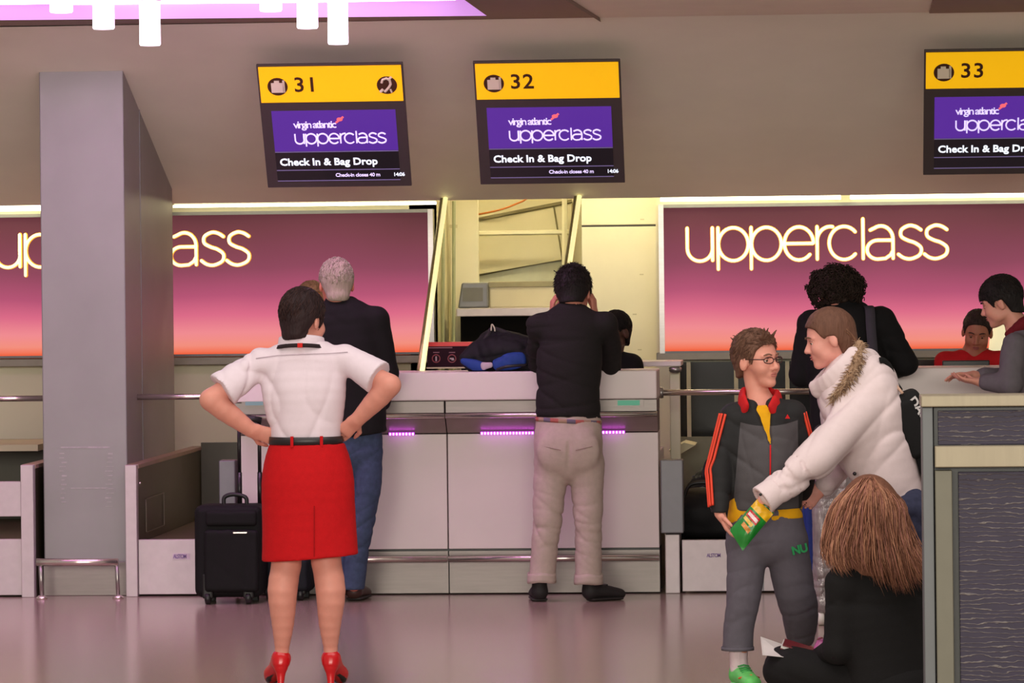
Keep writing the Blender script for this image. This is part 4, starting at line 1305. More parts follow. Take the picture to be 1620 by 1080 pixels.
    for q in range(26):
        r = random.Random(q)
        a = r.uniform(-2.6, 2.6); b0 = hd.p(.07 * math.sin(a) * r.uniform(.3, 1.05), -.01 - .09 * math.cos(a) * r.uniform(.3, 1), r.uniform(.07, .11))
        d = (b0 - hd.p(0, -.02, .02)).normalized() + V((r.uniform(-.5, .9), 0, r.uniform(0, .6)))
        S.cap(b0, b0 + d.normalized() * r.uniform(.018, .036), .008, .003, k=.006)
    hr = to_obj('hair', S.mesh(.0055), hairm('black_hair', (30, 25, 25)), t)
    hd.fuzz(hr, [hairm('black_hair', (0, 0, 0)), hairm('black_hair_b', (44, 36, 34))], 1100, .034, .002, .012, seed=2, mess=.6)
    hd.face(t, (170, 90, 84), (40, 32, 30))
    for a, tip in (((849, 945), (-.03, .19)), ((930, 945), (.145, .10))):
        b = fl(a[0] + (5 if tip[0] < 0 else 4), 951); b.z = 0
        b.y = Y + (.0 if tip[0] < 0 else -.0)
        T = V(b) + V((tip[0], tip[1], 0))
        sd = V((T.y - b.y, b.x - T.x, 0)).normalized()
        S = Sdf(.015)
        S.chain([b + V((0, 0, .050)), b.lerp(T, .45) + V((0, 0, .046)), T + V((0, 0, .030))], [(.041, .040), (.043, .036), (.041, .028)], sd)
        S.cap(b + V((0, 0, .05)), b + V((0, 0, .115)), .041, .038)
        S.plane((0, 0, .012), (0, 0, -1))
        so = to_obj('shoe', S.mesh(.005), M('black_suede', (30, 25, 26), rough=.7, bump=.2), t)
        S = Sdf(.01)
        S.chain([b + V((0, 0, .010)), b.lerp(T, .5) + V((0, 0, .010)), T + V((0, 0, .010))], [(.043, .010), (.044, .010), (.043, .010)], sd)
        to_obj('sole', S.mesh(.005), M('dark_sole', (40, 34, 34), rough=.6), so)
        MB().tube([b.lerp(T, .5) + sd * .025 + V((0, 0, .082)), b.lerp(T, .55) - sd * .025 + V((0, 0, .080))], .004, 5).build('lace', m_black, so)
man_sweater()
# ------------------------------------------------------------------ person: grey haired man in a black jacket and jeans
def shoe(t, b, T, mat, h=.05, w=.042, k=1.0, name='shoe', sole=None, top=.09):
    b, T = V(b), V(T)
    sd = V((T.y - b.y, b.x - T.x, 0)).normalized()
    S = Sdf(.015)
    S.chain([b + V((0, 0, h * k)), b.lerp(T, .45) + V((0, 0, (h - .004) * k)), T + V((0, 0, .030 * k))], [(w * k, .040 * k), ((w + .002) * k, .036 * k), (w * k, .028 * k)], sd)
    S.cap(b + V((0, 0, h * k)), b + V((0, 0, top * k)), .040 * k, .036 * k)
    S.plane((0, 0, .012 * k), (0, 0, -1))
    so = to_obj(name, S.mesh(.0055), mat, t)
    S = Sdf(.01)
    S.chain([b + V((0, 0, .011 * k)), b.lerp(T, .5) + V((0, 0, .011 * k)), T + V((0, 0, .011 * k))], [((w + .002) * k, .011 * k), ((w + .003) * k, .011 * k), ((w + .002) * k, .011 * k)], sd)
    to_obj('sole', S.mesh(.005), sole or M('dark_sole', (40, 34, 34), rough=.6), so)
    return so, sd
def man_grey():
    g = fl(560, 952)
    Y = g.y
    P = lambda x, y, d=0.0: at(x, y, Y + d)
    t = thing('person', (g.x, Y, 0), 'person in a black jacket and blue jeans standing beyond the red skirt', 'person')
    hd = Head(P(532, 450, .05), (-.25, 1, -.1), (-.03, .12, 1), .238)
    S = Sdf(.015)
    hd.skull(S)
    nb = P(537, 490, .03)
    S.cap(hd.p(0, -.03, -.06), nb, .056, .062, k=.02)
    sl, sr = P(492, 510, .03), P(596, 504, .03)
    er, el = P(612, 590, .06), P(486, 595, .06)
    wr, wl = P(603, 640, .20), P(500, 615, .25)
    S.chain([nb, P(546, 560, .03), P(552, 650, .03), P(556, 700, .03)], [(.08, .06), (.12, .08), (.11, .08), (.11, .08)], (1, 0, 0), k=.03)
    for a, b, c in ((sl, el, wl), (sr, er, wr)):
        S.chain([a, b, c], [.035, .03, .024], k=.015)
    hand(S, wl, V((.1, .9, .1)), (0, 0, -1), 1.0, .5, 1)
    hand(S, wr, V((-.2, .8, -.5)), (-1, 0, 0), 1.0, .8, -1)
    S.chain([P(530, 700, .03), P(527, 800, .02), P(527, 925, .05)], [.055, .045, .035], k=.02)
    S.chain([P(580, 700, .03), P(572, 800, .0), P(560, 925, .0)], [.055, .045, .035], k=.02)
    to_obj('body', S.mesh(.0078), skin('skin_ruddy', (212, 130, 108)), t)
    S = Sdf(.03)
    S.chain([P(537, 484, .03), P(543, 512, .03), P(549, 565, .03), P(554, 620, .03), P(558, 690, .03)], [(.085, .07), (.170, .105), (.188, .130), (.182, .130), (.185, .135)], (1, 0, 0), k=.04)
    S.cap(sl, sr, .056, k=.05)
    for a, b, c in ((sl, el, wl), (sr, er, wr)):
        S.chain([a, a.lerp(b, .5), b], [.062, .064, .058], k=.03)
        S.chain([b, b.lerp(c, .95)], [.058, .046], k=.025)
    S.disp = folds(31, .006, 22, (.6, .4, 1))
    S.plane(P(558, 690), (0.12, 0, -1))
    S.ell(nb + V((0, .03, .05)), (.066, .066, .05), k=.01, op='-')
    jk = to_obj('jacket', S.mesh(.008), cloth('black_jacket', (22, 21, 21), bump=.15), t)
    MB().grid(lambda i, j: nb + V(((.082 - .012 * j) * math.cos(2 * math.pi * i), .012 + (.080 - .012 * j) * math.sin(2 * math.pi * i), .008 + .050 * j - .012 * math.sin(2 * math.pi * i))), 28, 3, closed_u=True).build('collar', cloth('black_jacket', (0, 0, 0)), jk, smooth=True, solid=.008)
    S = Sdf(.025)
    S.chain([P(556, 672, .03), P(556, 712, .025)], [(.158, .115), (.160, .118)], (1, 0, 0), k=.03)
    S.chain([P(578, 715, .02), P(581, 760, .0), P(574, 820, -.01), P(565, 870, 0), P(558, 928, .0)], [.085, .076, .066, .063, .062], k=.02)
    S.chain([P(528, 715, .02), P(527, 800, .02), P(526, 930, .05)], [.080, .066, .060], k=.02)
    S.disp = folds(33, .007, 40, (.5, .4, 1.2))
    S.plane(P(550, 932), (0, 0, -1))
    to_obj('jeans', S.mesh(.008), cloth('blue_denim', (62, 74, 100), bump=.2, var=.2), t)
    S = hd.hair(.012, amp=.002, freq=90, seed=4, top=.004, line=((-.2, -.098), (-.10, -.098), (-.05, -.085), (-.024, .01), (.018, .014), (.030, -.012), (.040, .000), (.056, .052), (.075, .070), (.2, .072)))
    hr = to_obj('hair', S.mesh(.006), hairm('silver_hair', (172, 160, 142), .14), t)
    hd.fuzz(hr, [hairm('silver_hair', (0, 0, 0)), hairm('silver_hair_b', (150, 140, 126)), hairm('silver_hair_c', (196, 186, 168))], 1100, .026, .0016, .005, seed=3)
    hd.face(t, (170, 100, 90), (150, 140, 130))
    b = fl(560, 950); b.z = 0
    shoe(t, (b.x, b.y, 0), (b.x + .03, b.y + .2, 0), M('brown_leather', (70, 44, 40), rough=.45))
    c = P(526, 930, .05)
    shoe(t, (c.x, c.y, 0), (c.x - .03, c.y + .2, 0), M('brown_leather', (70, 44, 40)))
man_grey()

# ------------------------------------------------------------------ staff behind the counters and the two travellers at the right
def seated_staff(hc, Y, fwd, label, skn, hair_m, jacket_m, brow, shoulders, hair_kw, collar=True, H=.225, up=(0, 0, 1), lip=(150, 80, 80)):
    P = lambda x, y, d=0.0: at(x, y, Y + d)
    c = P(*hc)
    t = thing('person', (c.x, Y + .1, 0), label, 'person')
    hd = Head(c, fwd, up, H)
    S = Sdf(.015)
    hd.skull(S)
    (lx, ly), (rx, ry) = shoulders
    sl, sr = P(lx, ly, .02), P(rx, ry, .02)
    m = (sl + sr) / 2
    nb = V((m.x, Y + .02, m.z + .035))
    S.cap(hd.p(0, -.02, -.06), nb, .048, .055, k=.02)
    wa, se = V((m.x, Y + .05, m.z - .36)), V((m.x, Y + .05, .56))
    S.chain([nb, m + V((0, 0, -.12)), wa, se], [(.07, .06), (.12, .085), (.11, .085), (.14, .11)], (1, 0, 0), k=.03)
    hands = []
    for a, q in ((sl, -1), (sr, 1)):
        e = a + V((q * .05, -.04, -.27))
        w = V((m.x + q * .10, Y - .26, .80))
        S.chain([a, e, w], [.035, .03, .024], k=.015)
        hand(S, w, (-.15 * q, -1, .0), (0, 0, -1), .9, .4, q)
        hands.append((a, e, w))
        k_ = V((m.x + q * .10, Y - .36, .50))
        S.chain([se + V((q * .09, 0, 0)), k_, V((k_.x, k_.y + .05, .08))], [.07, .05, .035], k=.02)
        S.cap(V((k_.x, k_.y + .05, .05)), V((k_.x, k_.y - .10, .035)), .035, .03, k=.02)
    to_obj('body', S.mesh(.0072), skn, t)
    S = Sdf(.03)
    S.chain([nb + V((0, 0, -.015)), m + V((0, 0, -.02)), m + V((0, 0, -.15)), wa, se + V((0, 0, -.02))], [(.075, .065), (.13, .09), (.16, .115), (.145, .11), (.16, .13)], (1, 0, 0), k=.04)
    S.cap(sl, sr, .052, k=.05)
    for a, e, w in hands:
        S.chain([a, e, e.lerp(w, .9)], [.056, .052, .040], k=.03)
    S.disp = folds(int(lx), .005, 24)
    # open V at the front
    S.chain([nb + V((0, -.09, .06)), nb + V((0, -.16, -.13))], [.052, .010], k=.012, op='-')
    S.ell(nb + V((0, 0, .05)), (.062, .062, .05), k=.01, op='-')
    jk = to_obj('jacket', S.mesh(.0092), jacket_m, t)
    if collar:
        S = Sdf(.012)
        S.chain([nb + V((0, 0, .01)), nb + V((0, -.02, -.18))], [(.064, .062), (.08, .095)], (1, 0, 0))
        to_obj('blouse', S.mesh(.008), cloth('pale_blouse', (206, 196, 206), bump=.1), t)
    S = Sdf(.02)
    for q in (-1, 1):
        k_ = V((m.x + q * .10, Y - .36, .50))
        S.chain([se + V((q * .08, 0, -.01)), k_, V((k_.x, k_.y + .05, .10))], [.092, .070, .05], k=.02)
    to_obj('trousers', S.mesh(.012), cloth('black_trouser', (28, 26, 28)), t)
    for q in (-1, 1):
        k_ = V((m.x + q * .10, Y - .36, .50))
        shoe(t, (k_.x, k_.y + .06, 0), (k_.x + q * .02, k_.y - .12, 0), m_black)
    hr = to_obj('hair', hd.hair(**hair_kw).mesh(.006), hair_m, t)
    hd.fuzz(hr, [hair_m], 500, .03, .0016, .002, seed=int(lx), mess=.15)
    hd.face(t, lip, brow, skn=skn, down=.005)
    return t, hd, P
def chair(x, Y, label, mat, h=1.0):
    t = thing('office_chair', (x, Y, 0), label, 'chair')
    S = Sdf(.01); S.box((x, Y, .43), (.22, .21, .03), rad=.03)
    to_obj('seat', S.mesh(.018), mat, t)
    S = Sdf(.01); S.box((x, Y + .24, .78), (.21, .03, .24), rad=.03)
    to_obj('backrest', S.mesh(.018), mat, t)
    MB().tube([(x, Y + .18, .42), (x, Y + .27, .50), (x, Y + .275, .62)], .02, 8).build('back_stem', m_black, t, smooth=True)
    MB().tube([(x, Y, .40), (x, Y, .08)], .03, 10).build('column', m_grey, t, smooth=True)
    for k in range(5):
        a = k * 2 * math.pi / 5 + .3
        l = MB().tube([(x, Y, .10), (x + .26 * math.cos(a), Y + .26 * math.sin(a), .065)], [.022, .015], 6).build('leg', m_black, t, smooth=True)
        MB().ball((x + .27 * math.cos(a), Y + .27 * math.sin(a), .028), .028).build('castor', m_black, l, smooth=True)

seated_staff((493, 480), .95, (.15, -1, -.15), 'person behind the middle counter, mostly hidden by the black jacket and white shirt', skin('skin_tan', (206, 130, 92)), hairm('light_brown_hair', (150, 120, 84)), cloth('red_blazer', (190, 26, 32)), (110, 84, 60), ((466, 556), (532, 556)), dict(t=.014, seed=14))
seated_staff((972, 525), .95, (-.75, -1, -.25), 'person in a dark jacket behind the middle counter, beside the black sweater', skin('skin_dark', (84, 56, 44)), hairm('black_short_hair', (22, 18, 18)), cloth('staff_black_jacket', (20, 18, 19)), (30, 24, 22), ((932, 575), (1000, 577)), dict(t=.007, amp=.001, seed=15), lip=(96, 60, 52))
t_, hd_, P_ = seated_staff((1546, 525), .95, (-.1, -1, -.45), 'person in a red blazer looking down behind the right counter', skin('skin_olive', (176, 112, 88)), hairm('dark_tied_hair', (52, 38, 34)), cloth('red_blazer', (190, 26, 32)), (60, 40, 34), ((1496, 572), (1584, 572)), dict(t=.008, amp=.001, seed=16), up=(0.06, -.35, 1))
for px, Y, lb in ((493, 1.05, 'black office chair behind the middle counter under the partly hidden person'), (972, 1.05, 'black office chair under the person in a dark jacket'), (1546, 1.05, 'black office chair under the red blazer')):
    chair(at(px, 560, Y).x, Y, lb, M('black_upholstery', (34, 32, 34), rough=.8))

def man_curly():
    Y = -.42
    P = lambda x, y, d=0.0: at(x, y, Y + d)
    c = P(1335, 700)
    t = thing('person', (c.x, Y, 0), 'person in a black coat with a shoulder strap leaning on the counter, from behind', 'person')
    hd = Head(P(1321, 466, .08), (-.35, 1, -.3), (-.1, .25, 1), .235)
    S = Sdf(.015)
    hd.skull(S)
    nb = P(1333, 493, .05)
    S.cap(hd.p(0, -.03, -.06), nb, .054, .06, k=.02)
    sl, sr = P(1283, 512, .05), P(1393, 504, .05)
    el, er = P(1268, 592, .08), P(1432, 574, .08)
    wl, wr = P(1290, 596, .36), P(1400, 592, .36)
    S.chain([nb, P(1335, 560, .04), P(1338, 650, .03), P(1340, 700, .02)], [(.08, .06), (.13, .09), (.12, .09), (.12, .09)], (1, 0, 0), k=.03)
    for a, b, cc, q in ((sl, el, wl, 1), (sr, er, wr, -1)):
        S.chain([a, b, cc], [.035, .03, .024], k=.015)
        hand(S, cc, (q * .5, .8, 0), (0, 0, -1), 1.0, .4, q)
    for q in (-1, 1):
        S.chain([P(1340 + q * 26, 700, .02), P(1340 + q * 28, 800, .0), P(1340 + q * 30, 925, .02)], [.06, .045, .035], k=.02)
    to_obj('body', S.mesh(.008), skin('skin_pink', (0, 0, 0)), t)
    S = Sdf(.03)
    S.chain([P(1333, 488, .05), P(1335, 514, .05), P(1338, 565, .04), P(1340, 640, .03), P(1340, 745, .02)], [(.09, .075), (.18, .11), (.205, .14), (.19, .135), (.20, .14)], (1, 0, 0), k=.04)
    S.cap(sl, sr, .060, k=.05)
    for a, b, cc in ((sl, el, wl), (sr, er, wr)):
        S.chain([a, a.lerp(b, .5), b], [.066, .068, .062], k=.03)
        S.chain([b, b.lerp(cc, .95)], [.060, .046], k=.025)
    S.disp = folds(41, .006, 22)
    S.plane(P(1340, 745), (0, 0, -1))
    S.ell(nb + V((0, .03, .05)), (.066, .066, .05), k=.01, op='-')
    co = to_obj('coat', S.mesh(.008), cloth('black_coat', (20, 19, 21)), t)
    MB().grid(lambda i, j: nb + V(((.088 - .014 * j) * math.cos(2 * math.pi * i), .012 + (.086 - .014 * j) * math.sin(2 * math.pi * i), .0 + .050 * j - .012 * math.sin(2 * math.pi * i))), 28, 3, closed_u=True).build('collar', cloth('black_coat', (0, 0, 0)), co, smooth=True, solid=.008)
    pts = catmull([P(1372, 484, .04), P(1376, 489, -.045), P(1378, 520, -.095), P(1382, 570, -.118), P(1386, 640, -.125)], 6)
    MB().grid(lambda i, j: pts[round(i * (len(pts) - 1))] + V(((j - .5) * .05, -.004, 0)), len(pts) - 1, 2).build('shoulder_strap', cloth('grey_webbing', (62, 58, 66)), t, smooth=True, solid=.006)
    S = Sdf(.02)
    for q in (-1, 1):
        S.chain([P(1340 + q * 24, 715, .02), P(1340 + q * 27, 800, .0), P(1340 + q * 29, 930, .02)], [.098, .072, .064], k=.02)
        f0 = P(1340 + q * 30, 930, .02)
        shoe(t, (f0.x, f0.y, 0), (f0.x + q * .03, f0.y + .2, 0), m_black)
    S.disp = folds(42, .006, 40)
    S.plane((0, 0, .05), (0, 0, -1))
    to_obj('trousers', S.mesh(.011), cloth('black_trouser', (28, 26, 28)), t)
    # curls
    S = hd.hair(.024, amp=.006, freq=50, seed=19, top=.0, line=((-.2, -.062), (-.10, -.062), (-.05, -.058), (-.024, .0), (.018, .0), (.035, -.002), (.056, .050), (.075, .066), (.2, .066)))
    r = random.Random(3)
    cc = hd.p(0, -.02, .022)
    hm = hairm('dark_curls', (50, 38, 32))
    hr = to_obj('hair', S.mesh(.006), hm, t)
    mb = MB()
    for i in range(1400):
        d = V((r.gauss(0, 1), r.gauss(0, 1), r.gauss(0, 1))).normalized()
        if d.dot(hd.f) > .55 and d.dot(hd.u) < .5 or d.dot(hd.u) < -.70:
            continue
        ls = (1 + .09 * math.sin(5 * d.x + 3 * d.z) * math.cos(4 * d.y + 2) + .06 * math.sin(9 * d.z + 6 * d.x)) * r.uniform(.86, 1.08)
        b0 = cc + hd.R @ V((d.dot(hd.r) * ls * .120 * hd.k, d.dot(hd.f) * ls * .128 * hd.k, d.dot(hd.u) * ls * .102 * hd.k))
        e1 = d.orthogonal().normalized(); e2 = d.cross(e1)
        rr = r.uniform(.008, .015); ph = r.uniform(0, 6.28); nt_ = r.uniform(1.2, 2.0)
        pts = [b0 + d * (.002 + .022 * q / 9) + (e1 * math.cos(ph + nt_ * 6.28 * q / 9) + e2 * math.sin(ph + nt_ * 6.28 * q / 9)) * rr for q in range(10)]
        mb.tube(pts, .0028, 3)
    tag(mb.build('curls', hm, hr, smooth=True), kind='stuff')
    hd.face(t, (170, 90, 84), (40, 32, 30))
man_curly()

def youth():
    Y = -.65
    P = lambda x, y, d=0.0: at(x, y, Y + d)
    c = P(1640, 700)
    t = thing('person', (c.x, Y, 0), 'person in a grey hooded top with maroon hood at the right edge', 'person')
    hd = Head(P(1583, 478, 0), (-.96, .18, -.32), (-.30, .02, 1), .232)
    S = Sdf(.015)
    hd.skull(S)
    nb = P(1614, 522, .0)
    S.cap(hd.p(0, -.03, -.06), nb, .050, .058, k=.02)
    sl, sr = P(1604, 545, -.17), P(1634, 545, .17)      # near and far shoulder
    e1, w1 = P(1598, 606, -.20), P(1552, 604, -.14)
    e2, w2 = P(1625, 600, .15), P(1540, 594, .02)
    pe = P(1645, 690, 0)
    S.chain([nb, P(1625, 580, 0), P(1640, 640, 0), pe], [(.07, .06), (.08, .12), (.08, .11), (.09, .12)], (1, 0, 0), k=.03)
    for a, e, w, q in ((sl, e1, w1, 1), (sr, e2, w2, -1)):
        S.chain([a, e, w], [.035, .032, .026], k=.015)
    hand(S, w1, (-1, .1, .12), (.1, .2, 1), .95, .35, 1, spread=.1)
    hand(S, w2, (-1, -.2, .05), (0, -.3, -1), .95, .4, 1)
    for d in (-.1, .1):
        S.chain([pe + V((0, d, -.03)), V((pe.x - .03, Y + d, .48)), V((pe.x + .02, Y + d, .09))], [.07, .05, .036], k=.02)
    to_obj('body', S.mesh(.0072), skin('skin_pale', (216, 152, 132)), t)
    S = Sdf(.03)
    S.chain([P(1616, 530, 0), P(1622, 550, 0), P(1634, 600, 0), P(1645, 680, 0)], [(.075, .085), (.105, .16), (.125, .185), (.12, .17)], (1, 0, 0), k=.04)
    for a, e, w in ((sl, e1, w1), (sr, e2, w2)):
        S.chain([a, e], [.062, .058], k=.04)
        S.chain([e, e.lerp(w, .82)], [.055, .043], k=.025)
    S.disp = folds(51, .006, 26)
    S.plane(P(1645, 690), (0, 0, -1))
    S.ell(nb + V((-.01, 0, .05)), (.06, .06, .045), k=.01, op='-')
    top = to_obj('hooded_top', S.mesh(.008), cloth('grey_marl', (104, 98, 104), bump=.25), t)
    S = Sdf(.02)
    a0 = nb + V((.02, 0, .0))
    S.chain([a0 + V((-.075, -.055, -.02)), a0 + V((-.01, -.085, .03)), a0 + V((.06, -.07, .05)), a0 + V((.10, 0, .05)), a0 + V((.06, .07, .05)), a0 + V((-.01, .08, .03)), a0 + V((-.075, .05, -.02))], [.022, .034, .042, .048, .042, .034, .022])
    S.disp = folds(52, .004, 40)
    to_obj('hood', S.mesh(.007), cloth('maroon_hood', (110, 24, 34)), top)
    S = Sdf(.02)
    for d in (-.1, .1):
        S.chain([pe + V((0, d * .9, 0)), V((pe.x - .03, Y + d, .48)), V((pe.x + .02, Y + d, .06))], [.105, .078, .066], k=.02)
        shoe(t, (pe.x + .03, Y + d, 0), (pe.x - .17, Y + d, 0), m_black)
    S.plane((0, 0, .05), (0, 0, -1))
    to_obj('trousers', S.mesh(.011), cloth('navy_trouser', (40, 42, 58)), t)

    mb = MB(Matrix.Translation(w1.lerp(e1, .12)) @ Matrix.Rotation(-.06, 4, 'Y'))
    mb.lathe((0, 0, 0), [(.030, -.011), (.031, 0), (.030, .011)], 18, axis=0)
    mb.build('wristwatch', m_black, t, smooth=True)
    S = hd.hair(.014, amp=.002, freq=70, seed=23, top=.004, line=((-.2, -.085), (-.10, -.085), (-.045, -.062), (-.022, .012), (.018, .014), (.030, -.020), (.040, -.005), (.056, .030), (.075, .034), (.2, .036)))
    hr = to_obj('hair', S.mesh(.0055), hairm('black_hair', (0, 0, 0)), t)
    hd.fuzz(hr, [hairm('black_hair', (0, 0, 0)), hairm('black_hair_b', (44, 36, 34))], 900, .04, .0018, .004, seed=6, mess=.2)
    hd.face(t, (178, 96, 92), (40, 32, 30), skn=skin('skin_pale', (0, 0, 0)), down=.005)
youth()
# ------------------------------------------------------------------ person: boy with glasses
GB = fl(1170, 1086)
YB_ = GB.y
def boy():
    Y = YB_
    P = lambda x, y, d=0.0: at(x, y, Y + d)
    t = thing('person', (GB.x, Y, 0), 'person with glasses in a black and grey striped track jacket holding a crisp packet', 'person')
    hd = Head(P(1198, 570, .02), (.76, -.65, .0), (-.05, .0, 1), .222)
    S = Sdf(.015)
    hd.skull(S, jaw=False)
    nb = P(1203, 640, .03)
    S.cap(hd.p(0, -.025, -.06), nb, .043, .047, k=.018)
    sl, sr = P(1160, 660, .02), P(1254, 655, .05)
    el, er = P(1137, 745, -.01), P(1275, 735, .08)
    wl, wr = P(1139, 812, -.07), P(1266, 792, .18)
    S.chain([nb, P(1208, 700, .03), P(1210, 790, .03), P(1212, 840, .03)], [(.06, .05), (.10, .07), (.09, .07), (.10, .08)], (1, 0, 0), k=.03)
    for a, b, c in ((sl, el, wl), (sr, er, wr)):
        S.chain([a, b, c], [.030, .027, .022], k=.015)
    hand(S, wl, P(1158, 850, -.10) - wl, (.75, -.1, .35), .86, .42, 1, tcurl=.1, spread=.12)
    hand(S, wr, V((-.6, .1, -.5)), (0, .8, .2), .86, .7, 1)
    for hp, kn, an, d1, d2 in (((1185, 850), (1176, 940), (1170, 1052), .0, .02), ((1240, 850), (1252, 940), (1266, 1015), .10, .32)):
        S.chain([P(*hp, .03), P(*kn, d1), P(*an, d2)], [.055, .04, .026], k=.02)
    a2 = P(1268, 1022, .32)
    S.cap(P(1170, 1058, .02), P(1178, 1074, -.05), .022, .02, k=.01)
    S.cap(a2, a2 + V((.06, -.02, -.03)), .022, .02, k=.01)
    to_obj('body', S.mesh(.005), skin('skin_boy', (222, 152, 134)), t)
    hd.face(t, (190, 112, 104), (126, 88, 70), (70, 56, 44), skn=skin('skin_boy', (0, 0, 0)))
    # hair
    S = hd.hair(.012, amp=.003, freq=80, seed=61, top=.004, line=((-.2, -.072), (-.10, -.072), (-.05, -.058), (-.026, .006), (.016, .010), (.026, -.016), (.036, .004), (.050, .046), (.075, .066), (.2, .068)))
    r = random.Random(8)
    for i in range(26):
        q = r.uniform(-.045, .045); f0 = r.uniform(.02, .066)
        z0 = .03 + .086 * math.sqrt(max(.02, 1 - ((f0 + .012) / .104) ** 2 - (q / .08) ** 2))
        b0 = hd.p(q, f0, z0)
        S.cap(b0, b0 + hd.R @ V((r.uniform(-.004, .012), r.uniform(.010, .024), r.uniform(.002, .010))), .0060, .0022, k=.008)
    for i in range(14):
        q = r.uniform(-.03, .05); b0 = hd.p(q, .072, .092 + r.uniform(-.004, .008))
        S.cap(b0, b0 + hd.R @ V((r.uniform(-.01, .02), r.uniform(.012, .03), r.uniform(.012, .036))), .008, .003, k=.006)
    for i in range(16):
        b0 = hd.p(r.uniform(-.05, .05), -.10 + r.uniform(0, .03), r.uniform(.04, .10))
        S.cap(b0, b0 + hd.R @ V((r.uniform(-.01, .01), r.uniform(-.03, -.006), r.uniform(0, .026))), .006, .002, k=.005)
    hr = to_obj('hair', S.mesh(.0045), hairm('brown_hair', (104, 72, 58)), t)
    hd.fuzz(hr, [hairm('brown_hair', (0, 0, 0)), hairm('brown_hair_b', (124, 88, 70)), hairm('brown_hair_c', (88, 60, 48))], 1300, .034, .0016, .006, seed=8, mess=.3)
    # glasses
    gm = M('dark_red_frame', (58, 22, 26), rough=.3)
    g = thing('glasses', hd.p(0, .09, .0), None, None) if False else None
    mb = MB()
    for q in (-1, 1):
        ctr = hd.p(q * .033, .1035 - .006, -.001)
        pts = [ctr + hd.R @ V((.025 * math.cos(a), -.010 * abs(math.cos(a)) * (1 if math.cos(a) * q > 0 else 0), .0145 * math.sin(a) * (1 if abs(math.sin(a)) < .8 else .92))) * hd.k for a in [2 * math.pi * i / 20 for i in range(20)]]
        mb.tube(pts, .0021, 6, closed=True)
        mb.tube([hd.p(q * .057, .090, .004), hd.p(q * .074, .060, .006), hd.p(q * .079, .0, .008), hd.p(q * .080, -.02, -.004)], .0022, 6)
    mb.tube([hd.p(-.009, .101, .002), hd.p(0, .106, .005), hd.p(.009, .101, .002)], .002, 6)
    gl = mb.build('glasses', gm, t, smooth=True)
    # T-shirt
    S = Sdf(.02)
    S.chain([P(1204, 646, .03), P(1206, 670, .03), P(1209, 740, .03), P(1211, 825, .03)], [(.075, .060), (.115, .078), (.125, .092), (.158, .108)], (1, 0, 0), k=.03)
    S.plane(P(1211, 823), (.06, 0, -1))
    S.ell(nb + V((.005, -.02, .045)), (.055, .06, .05), k=.008, op='-')
    S.disp = folds(64, .004, 40)
    to_obj('tshirt', S.mesh(.006), cloth('yellow_cotton', (226, 164, 20), bump=.1), t)
    # track jacket
    S = Sdf(.025)
    S.chain([P(1204, 646, .03), P(1207, 668, .03), P(1209, 720, .03), P(1211, 770, .03), P(1211, 808, .03)], [(.085, .068), (.135, .090), (.145, .108), (.152, .114), (.145, .110)], (1, 0, 0), k=.04)
    S.cap(sl, sr, .046, k=.04)
    for a, b, c in ((sl, el, wl), (sr, er, wr)):
        S.chain([a, a.lerp(b, .5), b], [.052, .052, .048], k=.03)
        S.chain([b, b.lerp(c, .5), b.lerp(c, .97)], [.048, .046, .037], k=.02)
    S.disp = folds(65, .0045, 30)
    S.plane(P(1211, 806), (.04, 0, -1))
    v0, v1 = P(1204, 628, -.10), P(1219, 702, -.105)
    S.chain([v0, v1], [(.066, .09), (.004, .05)], (1, 0, 0), k=.006, op='-')
    S.ell(nb + V((.0, -.015, .05)), (.056, .058, .05), k=.008, op='-')
    zy, xl, xr = P(1200, 673).z, P(1166, 740).x, P(1263, 740).x
    jk = to_obj('track_jacket', S.mesh(.0055), M_mask('track_jacket', (22, 20, 22), (74, 69, 72), 'panel'), t,
                {'panel': lambda v: np.minimum(np.minimum(zy - v[:, 2] + 1.4 * (v[:, 0] - (xl + xr) / 2) ** 2, v[:, 0] - xl - .10 * (v[:, 2] - zy + .15)), xr - v[:, 0])})
    # red collar, zip and trims
    rm = cloth('red_lining', (196, 30, 34))
    S = Sdf(.015)
    c0 = nb + V((0, .0, .010))
    ring_ = [c0 + V((-.062, -.062, -.030)), c0 + V((-.074, -.034, .0)), c0 + V((-.074, .015, .022)), c0 + V((-.03, .062, .032)), c0 + V((.035, .062, .030)), c0 + V((.072, .012, .018)), c0 + V((.064, -.040, -.002)), c0 + V((.048, -.070, -.030))]
    for i in range(len(ring_) - 1):
        S.cap(ring_[i], ring_[i + 1], (.013, .034 if i > 3 else .042), (.013, .034 if i > 3 else .042), ((ring_[i] + ring_[i + 1]) / 2 - c0), k=.012)
    to_obj('collar', S.mesh(.005), rm, jk)
    def surf(px, py, off=.002, rr=.112):
        p = P(px, py, 0)
        q = P(1210, py, .03)
        dx = (p.x - q.x) / .148
        return V((p.x, q.y - rr * math.sqrt(max(.05, 1 - dx * dx)) - off, p.z))
    MB().tube([surf(1219, 702, .002), surf(1219, 740, .006), surf(1218, 800, .010)], .0035, 6).build('zip', rm, jk, smooth=True)
    om = M('orange_red_stripe', (222, 62, 34), rough=.6)
    for ang in (-.45, -.12, .21):
        pts = []
        for a, b, n_, ra, rb in ((sl, el, 6, .055, .050), (el, wl, 5, .050, .042)):
            for i in range(n_ + (1 if b is wl else 0)):
                q = a.lerp(b, i / n_ * (.86 if b is wl else 1))
                d = (b - a).normalized()
                o = V((-math.cos(ang + .75), -math.sin(ang + .75), 0)); o = (o - d * o.dot(d)).normalized()
                pts.append(q + o * (ra + (rb - ra) * i / n_ + .0035))
        MB().tube(catmull(pts, 3), .0058, 6, ry=1.0).build('sleeve_stripe', om, jk, smooth=True)
